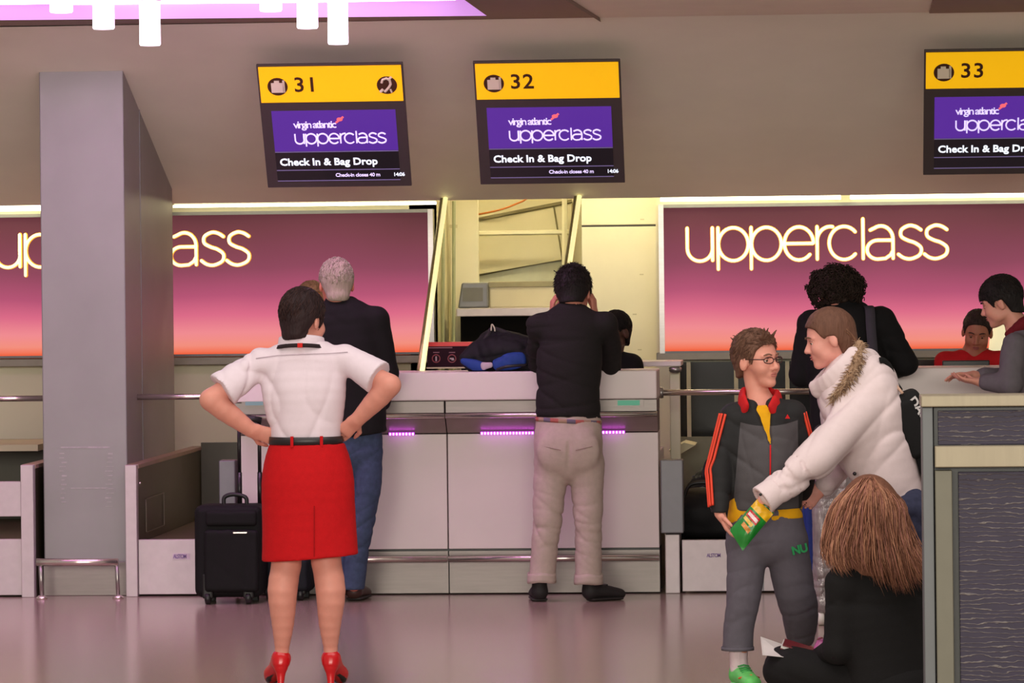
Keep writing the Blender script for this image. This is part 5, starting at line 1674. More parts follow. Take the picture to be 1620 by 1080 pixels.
    for i, ang in enumerate((-.5, -.15)):
        pts = []
        for i2 in range(7):
            q = sr.lerp(er, i2 / 6 * .95); d = (er - sr).normalized()
            o = V((math.cos(ang + .75), -math.sin(ang + .75), 0)); o = (o - d * o.dot(d)).normalized()
            pts.append(q + o * (.056))
        MB().tube(catmull(pts, 3), .0055, 6).build('sleeve_stripe', om, jk, smooth=True)
    a = surf(1246, 658, .006, .100)
    MB().prism([(a.x - .010, a.z - .008), (a.x + .010, a.z - .008), (a.x, a.z + .010)], 1, a.y - .004, a.y + .004).build('chest_mark', rm, jk)
    # trousers
    S = Sdf(.022)
    S.chain([P(1211, 815, .03), P(1213, 850, .03)], [(.150, .105), (.162, .115)], (1, 0, 0), k=.03)
    S.chain([P(1182, 860, .02), P(1177, 940, .0), P(1169, 990, .01), P(1167, 1032, .02)], [.086, .070, .062, .063], k=.02)
    S.chain([P(1244, 860, .04), P(1256, 930, .10), P(1266, 970, .20), P(1268, 1004, .32)], [.088, .082, .074, .060], k=.02)
    S.disp = folds(66, .006, 38, (.5, .4, 1.2))
    pa = P(1167, 1028, .02)
    S.keep(lambda x, y, z: np.where(x < P(1215, 1000).x, pa.z - z, -1.0 + 0 * z))
    tr = to_obj('track_trousers', S.mesh(.006), cloth('grey_sweat', (96, 90, 100), bump=.2), t)
    MB().grid(lambda i, j: V((pa.x, pa.y, pa.z + .014 * j)) + V((.064 * math.cos(6.2832 * i), .064 * math.sin(6.2832 * i), 0)), 24, 1, closed_u=True).build('hem', cloth('grey_sweat', (0, 0, 0)), tr, smooth=True, solid=.006)
    q = P(1263, 868, -.066)
    text_mb('NU', .046, Matrix.Translation((P(1254, 876).x, q.y + .012, P(1254, 876).z)) @ Matrix.Rotation(-.22, 4, 'Y') @ Matrix.Rotation(.25, 4, 'Z'), .002, .002, .95).build('green_letters', cloth('green_print', (46, 140, 84)), tr)
    # socks and bright green trainers
    sm = cloth('white_sock', (214, 190, 196))
    S = Sdf(.01); S.chain([P(1168, 1028, .02), P(1170, 1062, .015)], [.037, .036]); S.disp = folds(67, .003, 90)
    to_obj('sock', S.mesh(.005), sm, t)
    S = Sdf(.01); S.chain([P(1267, 1000, .32), a2], [.036, .035])
    to_obj('sock', S.mesh(.005), sm, t)
    gm2 = M('lime_trainer', (96, 196, 96), rough=.5, var=.12, scale=50)
    for (b, T) in ((V((P(1169, 1060).x, Y + .03, 0)), V((P(1169, 1060).x + .055, Y - .15, 0))), (V((a2.x - .02, a2.y + .04, 0)), V((a2.x + .13, a2.y - .06, 0)))):
        so, sd = shoe(t, b, T, gm2, .046, .038, 1.0, 'trainer', M('mint_sole', (150, 214, 150), rough=.5), .085)
        for i in range(4):
            c = b.lerp(T, .36 + .10 * i) + V((0, 0, .086 - .007 * i))
            MB().tube([c - sd * .024, c + V((0, 0, .006)), c + sd * .024], .0035, 5).build('lace', M('dark_green_lace', (50, 140, 70), rough=.7), so, smooth=True)
        c = b.lerp(T, .75)
        MB().tube([c + V((0, 0, .046)) - sd * .043, c + (T - b).normalized() * .035 + V((0, 0, .060)), c + V((0, 0, .046)) + sd * .043], .004, 5).build('orange_flash', M('orange_flash', (226, 110, 50)), so, smooth=True)
boy()

# crisp packet between their hands
def packet():
    Y = YB_ - .22
    q = [at(1199, 788, Y), at(1225, 811, Y - .02), at(1175, 871, Y - .04), at(1154, 838, Y - .02)]
    c = sum(q, V()) / 4
    t = thing('crisp_packet', c, 'green and yellow crisp packet between the track jacket and the white parka', 'packet')
    def pt(u, v, s):
        p = q[0].lerp(q[1], u).lerp(q[3].lerp(q[2], u), v)
        n = V((0, -1, .05))
        th = .030 * (math.sin(math.pi * u) ** .6) * (math.sin(math.pi * min(max((v - .04) / .92, 0), 1)) ** .5)
        wr = .003 * math.sin(19 * u + 7 * v) * math.sin(23 * v)
        return p + n * (s * th + wr)
    def strip(name, v0, v1, u0, u1, mat, lift=0.0, sides=(1, -1), nu=12, nv_=10):
        mb = MB()
        for s in sides:
            mb.grid(lambda i, j: pt(u0 + (u1 - u0) * i, v0 + (v1 - v0) * j, s) + V((0, -lift * s, 0)), nu, nv_)
        return mb.build(name, mat, t, smooth=True)
    gg = M('crisp_green', (30, 128, 46), rough=.25, var=.15, scale=30, spec=.7)
    strip('foil_bag', .25, 1, 0, 1, gg)
    strip('foil_header', 0.03, .25, 0, 1, M('crisp_yellow', (232, 176, 24), rough=.25, var=.12, scale=30, spec=.7))
    strip('crimped_seal', 0, .03, 0, 1, gg)
    strip('red_banner', .30, .46, .08, .72, M('crisp_red', (196, 40, 44), rough=.3), .0022, (1,))
    strip('white_banner', .345, .42, .12, .68, M('crisp_white', (232, 206, 206), rough=.3), .0034, (1,))
    strip('yellow_swirl', .48, .56, .10, .62, M('crisp_gold', (226, 184, 92), rough=.3), .0022, (1,))
    strip('orange_swirl', .60, .70, .22, .70, M('crisp_orange', (210, 140, 70), rough=.3), .0022, (1,))
packet()

# ------------------------------------------------------------------ person: girl in a white fur-trimmed parka, bending
def girl_white():
    Y = YB_ + .12
    P = lambda x, y, d=0.0: at(x, y, Y + d)
    gx = P(1425, 900).x
    t = thing('person', (gx, Y, 0), 'person in a white parka with fur trimmed hood reaching towards the crisp packet', 'person')
    hd = Head(P(1311, 536, .0), (-.97, -.12, -.16), (-.22, .0, 1), .222)
    S = Sdf(.015)
    hd.skull(S)
    nb = P(1343, 604, .0)
    S.cap(hd.p(0, -.02, -.055), nb, .045, .052, k=.02)
    sn, sf = P(1352, 656, -.15), P(1350, 640, .16)
    en, wn = P(1290, 728, -.26), P(1214, 785, -.34)
    ef, wf = P(1330, 720, .22), P(1300, 770, .05)
    pe = P(1425, 810, .0)
    S.chain([nb, P(1370, 660, 0), P(1400, 740, 0), pe], [(.06, .055), (.08, .11), (.08, .10), (.09, .12)], (1, 0, 0), k=.03)
    for a, b, c in ((sn, en, wn), (sf, ef, wf)):
        S.chain([a, b, c], [.034, .03, .024], k=.015)
    hand(S, wn, V((.30, .10, -.85)) * .4 + V((-.35, .1, -.1)), (-.1, .9, .2), .9, .55, 1, spread=.1)
    hand(S, wf, V((-.5, -.2, -.5)), (0, -1, 0), .9, .6, 1)
    for d in (-.09, .1):
        S.chain([pe + V((0, d, -.03)), V((pe.x + (.02 if d < 0 else -.06), Y + d, .46)), V((pe.x + (.05 if d < 0 else -.03), Y + d, .09))], [.07, .05, .036], k=.02)
    to_obj('body', S.mesh(.006), skin('skin_girl', (224, 156, 142)), t)
    hd.face(t, (196, 112, 108), (110, 78, 58), skn=skin('skin_girl', (0, 0, 0)))
    # parka
    S = Sdf(.03)
    S.chain([P(1352, 600, 0), P(1359, 630, 0), P(1372, 680, 0), P(1392, 730, 0), P(1405, 775, 0), P(1416, 815, 0)], [(.125, .13), (.168, .185), (.168, .19), (.150, .175), (.142, .175), (.128, .175)], (1, 0, 0), k=.035)
    S.chain([P(1362, 575, .0), P(1385, 600, .0), P(1396, 640, .0)], [(.055, .10), (.075, .14), (.07, .15)], (1, 0, 0), k=.04)
    S.plane(P(1445, 815), (.10, 0, -1))
    S.plane(P(1338, 752), (-.75, 0, -.65), .01)
    S.chain([sn, sn.lerp(en, .5), en], [.085, .082, .072], k=.05)
    S.chain([en, en.lerp(wn, .45), en.lerp(wn, .90)], [.072, .066, .054], k=.03)
    S.chain([sf, ef, ef.lerp(wf, .9)], [.08, .068, .052], k=.04)
    for i, f_ in enumerate((.28, .52, .72)):       # gathered creases on the sleeve
        c = en.lerp(wn, f_); d = (wn - en).normalized(); o = d.orthogonal().normalized(); o2 = d.cross(o)
        for a in range(10):
            a0, a1 = a * .6283, (a + 1) * .6283
            R_ = .070 - .012 * f_ * 1.3
            S.cap(c + (o * math.cos(a0) + o2 * math.sin(a0)) * (R_ + .004) + d * .008 * math.sin(a0 * 2), c + (o * math.cos(a1) + o2 * math.sin(a1)) * (R_ + .004) + d * .008 * math.sin(a1 * 2), .006, k=.010, op='-')
    S.disp = folds(72, .009, 26, (.6, .5, 1))
    pk = to_obj('parka', S.mesh(.007), cloth('white_parka', (226, 206, 208), bump=.12, var=.03), t)
    c, d = en.lerp(wn, .93), (wn - en).normalized()
    S = Sdf(.01)
    S.chain([c - d * .03, c + d * .045], [.057, .062])
    S.chain([c + d * .01, c + d * .12], [.044, .044], op='-', k=.004)
    S.plane(c + d * .045, d); S.plane(c - d * .03, -d)
    S.disp = folds(73, .003, 40)
    cu = to_obj('cuff', S.mesh(.005), cloth('white_parka', (0, 0, 0)), pk)
    MB().ball(c + d * .02 + V((-.025, -.058, .012)), .006).build('button', m_black, cu, smooth=True)
    MB().ball(P(1352, 749, -.17), .008).build('button', m_black, pk, smooth=True)
    # collar in front and hood behind
    S = Sdf(.02)
    S.chain([P(1291, 616, -.03), P(1312, 606, -.10), P(1336, 586, -.12), P(1356, 562, -.10)], [(.020, .034), (.022, .045), (.024, .05), (.022, .045)], (0, 1, 0))
    S.chain([P(1291, 616, -.03), P(1310, 600, .08), P(1340, 575, .11), P(1356, 562, .08)], [(.020, .034), (.022, .045), (.024, .05), (.022, .045)], (0, 1, 0))
    S.chain([P(1356, 566, -.08), P(1372, 572, .0), P(1356, 566, .08)], [.045, .055, .045])
    S.disp = folds(74, .004, 40)
    hood = to_obj('hood', S.mesh(.006), cloth('white_parka', (0, 0, 0)), pk)
    # fur trim
    path = catmull([P(1360, 545, -.07), P(1356, 570, -.13), P(1346, 594, -.16), P(1332, 616, -.165), P(1320, 632, -.15)], 8)
    fm = [M('fur_tan', (156, 124, 98), rough=.9, var=.2), M('fur_light', (188, 160, 134), rough=.9, var=.2), M('fur_brown', (112, 84, 66), rough=.9, var=.2)]
    mb = MB(); r = random.Random(5)
    S = Sdf(.01); S.chain(path[::4], [.020] * len(path[::4]))
    fu = to_obj('fur_trim', S.mesh(.007), fm[0], pk)
    for i in range(1500):
        a = r.uniform(0, len(path) - 1.01); j = int(a)
        p = path[j].lerp(path[j + 1], a - j)
        d = V((r.gauss(0, 1), r.gauss(-.3, 1), r.gauss(-.2, 1))).normalized()
        e = p + d * r.uniform(.026, .046) + V((0, 0, -.006))
        mb.tube([p + d * .012, p.lerp(e, .65), e + V((r.gauss(0, .004), r.gauss(0, .004), -.006))], [.0022, .0018, .0005], 3, r.randrange(3))
    tag(mb.build('fur_strands', fm, fu), kind='stuff')
    # hair drawn back into the hood
    hm = [hairm('chestnut_hair', (104, 70, 56)), hairm('chestnut_light', (124, 86, 66))]
    S = hd.hair(.014, amp=.0015, freq=60, seed=75, top=.002, line=((-.2, -.16), (-.10, -.16), (-.05, -.12), (-.028, -.03), (-.018, .008), (.016, .014), (.026, .004), (.040, .020), (.056, .052), (.075, .066), (.2, .068)))
    S.chain([hd.p(0, -.07, -.02), hd.p(0, -.075, -.09), P(1338, 600, 0)], [(.068, .045), (.055, .04), (.035, .03)], hd.r, k=.02)
    hr = to_obj('hair', S.mesh(.0055), hm[0], t)
    def gd(q, side):
        return [hd.p(side * q * .9, .066 - .02 * q * 10, .098 - q * .3), hd.p(side * (.03 + q * .55), .0, .116 - q * .55), hd.p(side * (.058 + q * .3), -.06, .055 - q * .5), hd.p(side * (.05 + q * .2), -.095, -.03), hd.p(side * .045, -.085, -.10 - q * .2), hd.p(side * .03, -.07, -.14)]
    gs = [gd(q, -1) for q in (.06, .045, .03, .015, .0)] + [gd(q, 1) for q in (.015, .03, .045, .06)]
    tag(strand_mesh('hair_strands', gs, 420, .0032, hm, hr, 3, .003), kind='stuff')
    # jeans and shoes
    S = Sdf(.02)
    for d in (-.09, .1):
        x1, x2 = (pe.x + (.02 if d < 0 else -.06)), (pe.x + (.05 if d < 0 else -.03))
        S.chain([pe + V((.012, d * .9, 0)), V((x1, Y + d, .46)), V((x2, Y + d, .05))], [.112, .080, .066], k=.02)
        shoe(t, (x2 + .02, Y + d, 0), (x2 - .17, Y + d, 0), M('grey_trainer', (120, 112, 118), rough=.6))
    S.plane((0, 0, .05), (0, 0, -1))
    S.disp = folds(76, .006, 38, (.5, .4, 1.2))
    to_obj('jeans', S.mesh(.007), cloth('dark_denim', (58, 60, 84), bump=.2, var=.2), t)
girl_white()

# her black shoulder bag
def shoulder_bag():
    Y = YB_ + .12
    P = lambda x, y, d=0.0: at(x, y, Y + d)
    a, b = P(1424, 618, .05), P(1478, 760, .05)
    d = (b - a).normalized(); n = V((d.z, 0, -d.x))
    R = Matrix((n, V((0, 1, 0)), d)).transposed()
    c = (a + b) / 2 + n * (-.012)
    t = thing('shoulder_bag', c, 'black shoulder bag with white letters on the back of the white parka', 'bag')
    S = Sdf(.01); S.box(c, (.055, .14, .185), R, .03); S.disp = folds(81, .004, 30)
    to_obj('bag_body', S.mesh(.007), cloth('black_canvas', (22, 21, 22)), t)
    S = Sdf(.01); S.box(c + R @ V((.022, -.02, -.04)), (.045, .135, .12), R, .02); S.disp = folds(82, .003, 30)
    to_obj('flap', S.mesh(.007), cloth('black_canvas', (0, 0, 0)), t)
    mb = MB()
    mb.tube(catmull([a + V((.005, -.02, .0)), P(1416, 602, -.02), P(1409, 580, -.05), P(1392, 570, -.10), P(1372, 600, -.19), P(1370, 640, -.21)], 5)[:16], .013, 8, ry=.3)
    mb.build('strap', cloth('black_canvas', (0, 0, 0)), t, smooth=True)
    MB().tube([P(1411, 602, -.06), P(1420, 612, -.07), P(1428, 622, -.09)], .006, 6).build('cord', cloth('pale_cord', (196, 160, 140)), t, smooth=True)
    xf = Matrix.Translation(P(1436, 634, -.095)) @ Matrix.Rotation(math.radians(52), 4, 'Y')
    text_mb('DAU', .052, xf, .002, .0015, .9).build('letters', cloth('white_print', (196, 190, 190)), t)
shoulder_bag()

# ------------------------------------------------------------------ person: long haired girl sitting on the floor
def girl_seated():
    Y = fl(1380, 1104).y
    P = lambda x, y, d=0.0: at(x, y, Y + d)
    t = thing('person', (P(1390, 1000).x, Y, 0), 'person in black sitting cross legged on the floor with a notebook', 'person')
    hd = Head(P(1374, 806, .0), (-.72, .62, -.32), (-.22, .16, 1), .222)
    S = Sdf(.015)
    hd.skull(S)
    nb = P(1388, 884, .0)
    S.cap(hd.p(0, -.025, -.06), nb, .045, .055, k=.02)
    sl, sr = P(1334, 918, -.07), P(1446, 912, .10)
    el, wl = P(1326, 1026, -.08), P(1296, 1040, .17)
    er, wr = P(1462, 1020, .18), P(1330, 1030, .32)
    pe = P(1410, 1075, .0)
    S.chain([nb, P(1394, 950, 0), P(1402, 1020, 0), pe], [(.07, .06), (.12, .08), (.11, .08), (.13, .10)], (.8, .6, 0), k=.03)
    for a, b, c in ((sl, el, wl), (sr, er, wr)):
        S.chain([a, b, c], [.034, .03, .024], k=.015)
    hand(S, wl, (-.4, .8, .1), (.6, .2, -.6), .9, .6, 1)
    hand(S, wr, (-.8, .2, .1), (0, .2, -1), .9, .5, 1)
    kl, kr = P(1242, 1058, .14), V((P(1440, 1060).x, Y + .46, .13))
    al, ar = V((P(1350, 1060).x, Y + .36, .06)), V((P(1320, 1060).x, Y + .22, .06))
    hl, hr_ = pe + V((-.08, -.02, -.01)), pe + V((.06, .07, -.01))
    S.chain([hl, kl, al], [.07, .05, .035], k=.02)
    S.chain([hr_, kr, ar], [.07, .05, .035], k=.02)
    S.cap(al, al + V((.12, .04, -.02)), .035, .03); S.cap(ar, ar + V((-.12, .04, -.02)), .035, .03)
    to_obj('body', S.mesh(.0078), skin('skin_girl', (0, 0, 0)), t)
    S = Sdf(.03)
    S.chain([P(1389, 892, 0), P(1391, 918, 0), P(1396, 965, 0), P(1402, 1020, 0), P(1410, 1085, 0)], [(.09, .075), (.160, .105), (.182, .125), (.176, .130), (.180, .140)], (.86, .5, 0), k=.04)
    S.cap(sl, sr, .062, k=.05)
    for a, b, c in ((sl, el, wl), (sr, er, wr)):
        S.chain([a, a.lerp(b, .5), b], [.066, .062, .058], k=.03)
        S.chain([b, b.lerp(c, .9)], [.055, .042], k=.025)
    S.disp = folds(91, .007, 26)
    S.plane((0, 0, .012), (0, 0, -1))
    S.ell(nb + V((0, .0, .06)), (.06, .06, .05), k=.01, op='-')
    to_obj('black_top', S.mesh(.007), cloth('black_jersey', (24, 22, 23)), t)
    S = Sdf(.03)
    S.ell(pe + V((0, 0, -.02)), (.18, .16, .11))
    S.chain([hl, hl.lerp(kl, .5), kl, kl.lerp(al, .5), al], [.100, .096, .092, .07, .055], k=.025)
    S.chain([hr_, kr, ar], [.10, .085, .055], k=.025)
    S.disp = folds(92, .005, 26)
    S.plane((0, 0, .006), (0, 0, -1))
    to_obj('leggings', S.mesh(.009), cloth('black_leggings', (22, 20, 21)), t)
    shoe(t, (al.x, al.y, 0), (al.x + .16, al.y + .05, 0), m_black)
    shoe(t, (ar.x, ar.y, 0), (ar.x - .16, ar.y + .06, 0), m_black)
    hd.face(t, (190, 110, 104), (110, 78, 58))
    hm = [hairm('auburn_mid', (156, 106, 82)), hairm('auburn_dark', (120, 78, 60)), hairm('auburn_light', (184, 132, 104)), hairm('auburn_pink', (166, 112, 96))]
    S = hd.hair(.018, amp=.002, freq=50, seed=93, top=.004, line=((-.2, -.12), (-.05, -.12), (-.02, -.09), (.03, -.08), (.04, .0), (.056, .048), (.075, .066), (.2, .068)))
    S.chain([P(1376, 800, -.03), P(1374, 850, -.06), P(1385, 895, -.075)], [(.125, .085), (.130, .075), (.12, .05)], (1, 0, 0), k=.03)
    hr = to_obj('hair', S.mesh(.006), hm[1], t)
    gs = [[(1362, 762, .04), (1330, 792, .05), (1313, 835, .02), (1308, 868, -.02), (1318, 892, -.04)],
          [(1364, 760, .0), (1327, 795, -.02), (1312, 840, -.05), (1314, 875, -.08), (1322, 898, -.10)],
          [(1367, 759, -.03), (1336, 792, -.09), (1324, 840, -.12), (1324, 880, -.14), (1334, 908, -.14)],
          [(1371, 758, -.05), (1356, 790, -.13), (1347, 840, -.16), (1346, 872, -.17), (1352, 892, -.17)],
          [(1375, 757, -.05), (1376, 790, -.14), (1376, 840, -.17), (1380, 885, -.18), (1392, 925, -.17)],
          [(1379, 757, -.05), (1395, 790, -.13), (1402, 840, -.16), (1412, 890, -.17), (1425, 940, -.16)],
          [(1383, 758, -.04), (1412, 792, -.09), (1421, 840, -.13), (1434, 885, -.14), (1452, 928, -.13)],
          [(1386, 759, .0), (1424, 798, -.02), (1432, 840, -.06), (1450, 880, -.09), (1476, 915, -.09)],
          [(1386, 760, .04), (1424, 800, .06), (1436, 840, .05), (1456, 878, .02), (1484, 905, .0)],
          [(1380, 760, .06), (1405, 800, .13), (1418, 845, .13), (1436, 880, .11), (1450, 915, .09)]]
    gs = [[P(*q) for q in g] for g in gs]
    tag(strand_mesh('hair_strands', gs, 1900, .0027, hm, hr, 7, .013, 3), kind='stuff')
    return P
PS = girl_seated()
# ------------------------------------------------------------------ notebook, paper and pen in the lap of the person on the floor
def slab(name, q, th, mat, label, cat, nrm=(0, -.2, 1)):
    n = V(nrm).normalized() * th
    vs = list(q) + [p + n for p in q]
    o = MB().add(vs, [[3, 2, 1, 0], [4, 5, 6, 7], [0, 1, 5, 4], [1, 2, 6, 5], [2, 3, 7, 6], [3, 0, 4, 7]]).build(name, mat, None)
    return tag(o, label, cat)
q = [PS(1234, 1026, .10), PS(1291, 1044, .10), PS(1296, 1034, .26), PS(1238, 1016, .26)]
t = thing('notebook', q[0], 'maroon notebook on the lap of the person on the floor', 'book')
def slab_part(name, q, th, mat, parent):
    n = V((.15, -.1, 1)).normalized() * th
    vs = list(q) + [p + n for p in q]
    MB().add(vs, [[3, 2, 1, 0], [4, 5, 6, 7], [0, 1, 5, 4], [1, 2, 6, 5], [2, 3, 7, 6], [3, 0, 4, 7]]).build(name, mat, parent)
up = V((.003, -.002, .004))
slab_part('back_cover', q, .003, M('maroon_cover', (112, 22, 34), rough=.4), t)
slab_part('pages', [p + up * .9 for p in q], .010, M('paper', (214, 204, 202), rough=.7), t)
slab_part('front_cover', [p + up * 3.4 for p in q], .003, M('maroon_cover', (0, 0, 0)), t)
q = [PS(1206, 1036, .05), PS(1246, 1040, .05), PS(1240, 1020, .26), PS(1203, 1007, .26)]
t = thing('paper_sheet', q[0], 'white printed sheet beside the maroon notebook', 'paper')
slab_part('sheet', q, .0015, M('paper', (0, 0, 0)), t)
slab_part('ruled_line', [q[0].lerp(q[3], .45).lerp(q[1].lerp(q[2], .45), .4) + V((0, 0, .002)), q[0].lerp(q[3], .45).lerp(q[1].lerp(q[2], .45), .95) + V((0, 0, .002)), q[0].lerp(q[3], .5).lerp(q[1].lerp(q[2], .5), .95) + V((0, 0, .002)), q[0].lerp(q[3], .5).lerp(q[1].lerp(q[2], .5), .4) + V((0, 0, .002))], .0004, m_ink, t)
c = PS(1297, 1020, .20)
t = thing('pink_case', c, 'pink pencil case in the hand of the person on the floor', 'case')
S = Sdf(.01); S.box(c, (.018, .05, .028), Matrix.Rotation(.5, 3, 'Y'), .012)
to_obj('pouch', S.mesh(.005), M('pink_vinyl', (196, 96, 160), rough=.35), t)
MB().tube([c + V((-.01, -.05, .026)), c + V((.012, -.05, .034))], .003, 6).build('zip', M('maroon_cover', (0, 0, 0)), t)

# ------------------------------------------------------------------ luggage
m_nylon = cloth('black_nylon', (17, 16, 17), rough=.7, bump=.3, bscale=500)
def wheeled_case(name, label, px, Y, w, d, h, mat, trim, handle=None, soft=.03, group=None, wheels=m_black, plate=True):
    x = px if isinstance(px, float) else at(px, 900, Y).x
    t = thing(name, (x, Y, 0), label, 'suitcase', group)
    S = Sdf(.02)
    S.box((x, Y, .035 + h / 2), (w / 2, d / 2, h / 2), rad=soft + .01)
    S.disp = folds(int(abs(x) * 100) + 3, .003, 18)
    to_obj('shell', S.mesh(.008), mat, t)
    S = Sdf(.02)
    S.box((x + w * .06, Y - d / 2, .035 + h * .40), (w * .40, .028, h * .34), rad=.022)
    S.disp = folds(7, .003, 22)
    to_obj('front_pocket', S.mesh(.008), mat, t)
    S = Sdf(.02)
    S.box((x + w * .06, Y - d / 2, .035 + h * .86), (w * .38, .022, h * .085), rad=.018)
    to_obj('top_pocket', S.mesh(.008), mat, t)
    if plate:
        MB().box(x + w * .10, x + w * .30, Y - d / 2 - .032, Y - d / 2 - .026, .035 + h * .70, .035 + h * .715).build('name_plate', trim, t)
    MB().tube(catmull([(x - w * .1, Y, .03 + h), (x - w * .09, Y, .07 + h), (x + w * .04, Y, .085 + h), (x + w * .22, Y, .07 + h), (x + w * .24, Y, .03 + h)], 5), .011, 8).build('carry_handle', M('black_rubber', (24, 22, 22), rough=.5), t, smooth=True)
    for q in (-1, 1):
        b = MB().box(x + q * w * .30 - .028, x + q * w * .30 + .028, Y - d / 2 - .01, Y - d / 2 + .05, .03, .16).build('wheel_housing', M('black_rubber', (0, 0, 0)), t, bevel=.01)
        MB().lathe((x + q * w * .30, Y - d / 2 + .01, .032), [(.02, -.016), (.032, -.012), (.032, .012), (.02, .016)], 16, axis=0).build('wheel', wheels, b, smooth=True)
        MB().box(x + q * w * .32 - .015, x + q * w * .32 + .015, Y + d / 2 - .05, Y + d / 2 - .01, 0, .05).build('foot', M('black_rubber', (0, 0, 0)), t, bevel=.004)
    if handle:
        for q in handle[:2]:
            MB().tube([(q, Y + d * .3, .035 + h - .02), (q, Y + d * .3, .035 + h + .16)], .013, 8).build('outer_tube', M('dark_tube', (36, 32, 34), rough=.3, metal=.4), t, smooth=True)
            MB().tube([(q, Y + d * .3, .035 + h + .16), (q, Y + d * .3, handle[2])], .010, 8).build('inner_tube', M('dark_tube', (0, 0, 0)), t, smooth=True)
        MB().tube([(handle[0] - .012, Y + d * .3, handle[2]), ((handle[0] + handle[1]) / 2, Y + d * .3, handle[2] + .012), (handle[1] + .012, Y + d * .3, handle[2])], .017, 8).build('pull_grip', M('black_rubber', (0, 0, 0)), t, smooth=True)
    return t
Yc = fl(366, 956).y + .14
s_ = at(420, 880, Yc - .14).x - at(313, 880, Yc - .14).x
wheeled_case('wheeled_suitcase', 'black wheeled cabin case with raised handle left of the red skirt', 366, Yc, s_, .26, at(366, 797, Yc).z - .035, m_nylon, m_chrome, (at(379, 750, Yc + .08).x, at(411, 750, Yc + .08).x, at(395, 665, Yc + .08).z), group='black wheeled cases by the middle counter')
Yc2 = fl(455, 953).y + .25
wheeled_case('wheeled_suitcase', 'black wheeled case half hidden behind the legs below the red skirt', 455, Yc2, .27, .24, at(455, 862, Yc2).z - .035, cloth('black_nylon_blue', (26, 28, 34), rough=.7), m_chrome, None, group='black wheeled cases by the middle counter', plate=False)

# case wrapped in clear film, and a blue one next to it
Yw = fl(1306, 990).y + .14
x0, x1 = at(1286, 880, Yw - .14).x, at(1352, 880, Yw - .14).x
t = thing('wrapped_suitcase', ((x0 + x1) / 2, Yw, 0), 'suitcase wrapped in crinkled clear film behind the striped track jacket', 'suitcase')
mf = M('crinkled_film', (150, 138, 140), rough=.2, metal=.3, var=.35, scale=20, bump=.7, bscale=26, spec=.8, stretch=(2.0, 1, .5))
S = Sdf(.02); hz = at(1310, 738, Yw).z
S.box(((x0 + x1) / 2, Yw, .05 + (hz - .05) / 2), ((x1 - x0) / 2, .14, (hz - .05) / 2), rad=.05)
S.disp = folds(101, .007, 50)
to_obj('wrapped_shell', S.mesh(.007), mf, t)
MB().box((x0 + x1) / 2 - .05, (x0 + x1) / 2 + .02, Yw - .155, Yw - .14, hz * .52, hz * .56).build('orange_tag', M('orange_tag', (230, 110, 40), rough=.5), t, bevel=.004)
for q in (.18, .82):
    b = MB().tube([(x0 + (x1 - x0) * q, Yw - .09, .075), (x0 + (x1 - x0) * q, Yw - .09, .03)], .016, 8).build('castor_fork', m_black, t, smooth=True)
    MB().lathe((x0 + (x1 - x0) * q, Yw - .10, .033), [(.02, -.016), (.033, -.012), (.033, .012), (.02, .016)], 16, axis=0).build('castor_wheel', M('white_wheel', (222, 212, 206), rough=.4), b, smooth=True)
    MB().lathe((x0 + (x1 - x0) * q, Yw + .10, .033), [(.02, -.016), (.033, -.012), (.033, .012), (.02, .016)], 16, axis=0).build('castor_wheel', M('white_wheel', (0, 0, 0)), b, smooth=True)
MB().tube(catmull([(x0 + .05, Yw, hz - .01), (x0 + .06, Yw, hz + .03), (x1 - .06, Yw, hz + .03), (x1 - .05, Yw, hz - .01)], 5), .012, 8).build('carry_handle', m_grey, t, smooth=True)
Yb = Yw + .32
xb0, xb1 = at(1262, 880, Yb).x, at(1340, 880, Yb).x
wheeled_case('blue_suitcase', 'bright blue soft suitcase standing behind the wrapped one', float((xb0 + xb1) / 2), Yb, xb1 - xb0, .24, at(1290, 690, Yb).z - .035, cloth('royal_blue_nylon', (36, 54, 128), rough=.6), m_chrome, None)

# dark bags lying on the belt behind the striped track jacket
def soft_bag(c, r, label, seed, mat, name='duffel_bag'):
    c = V(c)
    t = thing(name, (c.x, c.y, c.z - r[2]), label, 'bag')
    S = Sdf(.03); S.ell(c, r); S.box(c - V((0, 0, r[2] * .3)), (r[0] * .9, r[1] * .9, r[2] * .68), rad=.05, k=.03)
    S.plane((0, 0, c.z - r[2] * .95), (0, 0, -1))
    S.disp = folds(seed, .010, 24)
    to_obj('bag_body', S.mesh(.01), mat, t)
    for q in (-1, 1):
        MB().tube(catmull([c + V((-r[0] * .5, q * r[1] * .55, r[2] * .6)), c + V((-r[0] * .3, q * r[1] * .35, r[2] * 1.15)), c + V((r[0] * .3, q * r[1] * .35, r[2] * 1.15)), c + V((r[0] * .5, q * r[1] * .55, r[2] * .6))], 5), .010, 6).build('grab_handle', m_black, t, smooth=True)
    MB().tube([c + V((-r[0] * .85, -.01, r[2] * .62)), c + V((0, -.02, r[2] * 1.0)), c + V((r[0] * .85, -.01, r[2] * .62))], .004, 5).build('zip', m_grey, t, smooth=True)
zbelt = at(1140, 853, .02).z
p = at(1112, 810, .5)
soft_bag((p.x, .5, zbelt + .115), (.20, .22, .135), 'black duffel bag lying on the belt behind the striped track jacket', 111, cloth('black_duffel', (26, 25, 28), rough=.6))
p = at(1122, 770, 1.2)
soft_bag((p.x + .05, 1.2, zbelt + .16), (.17, .2, .18), 'dark rounded bag behind the duffel on the belt', 112, cloth('navy_duffel', (28, 29, 36), rough=.6))

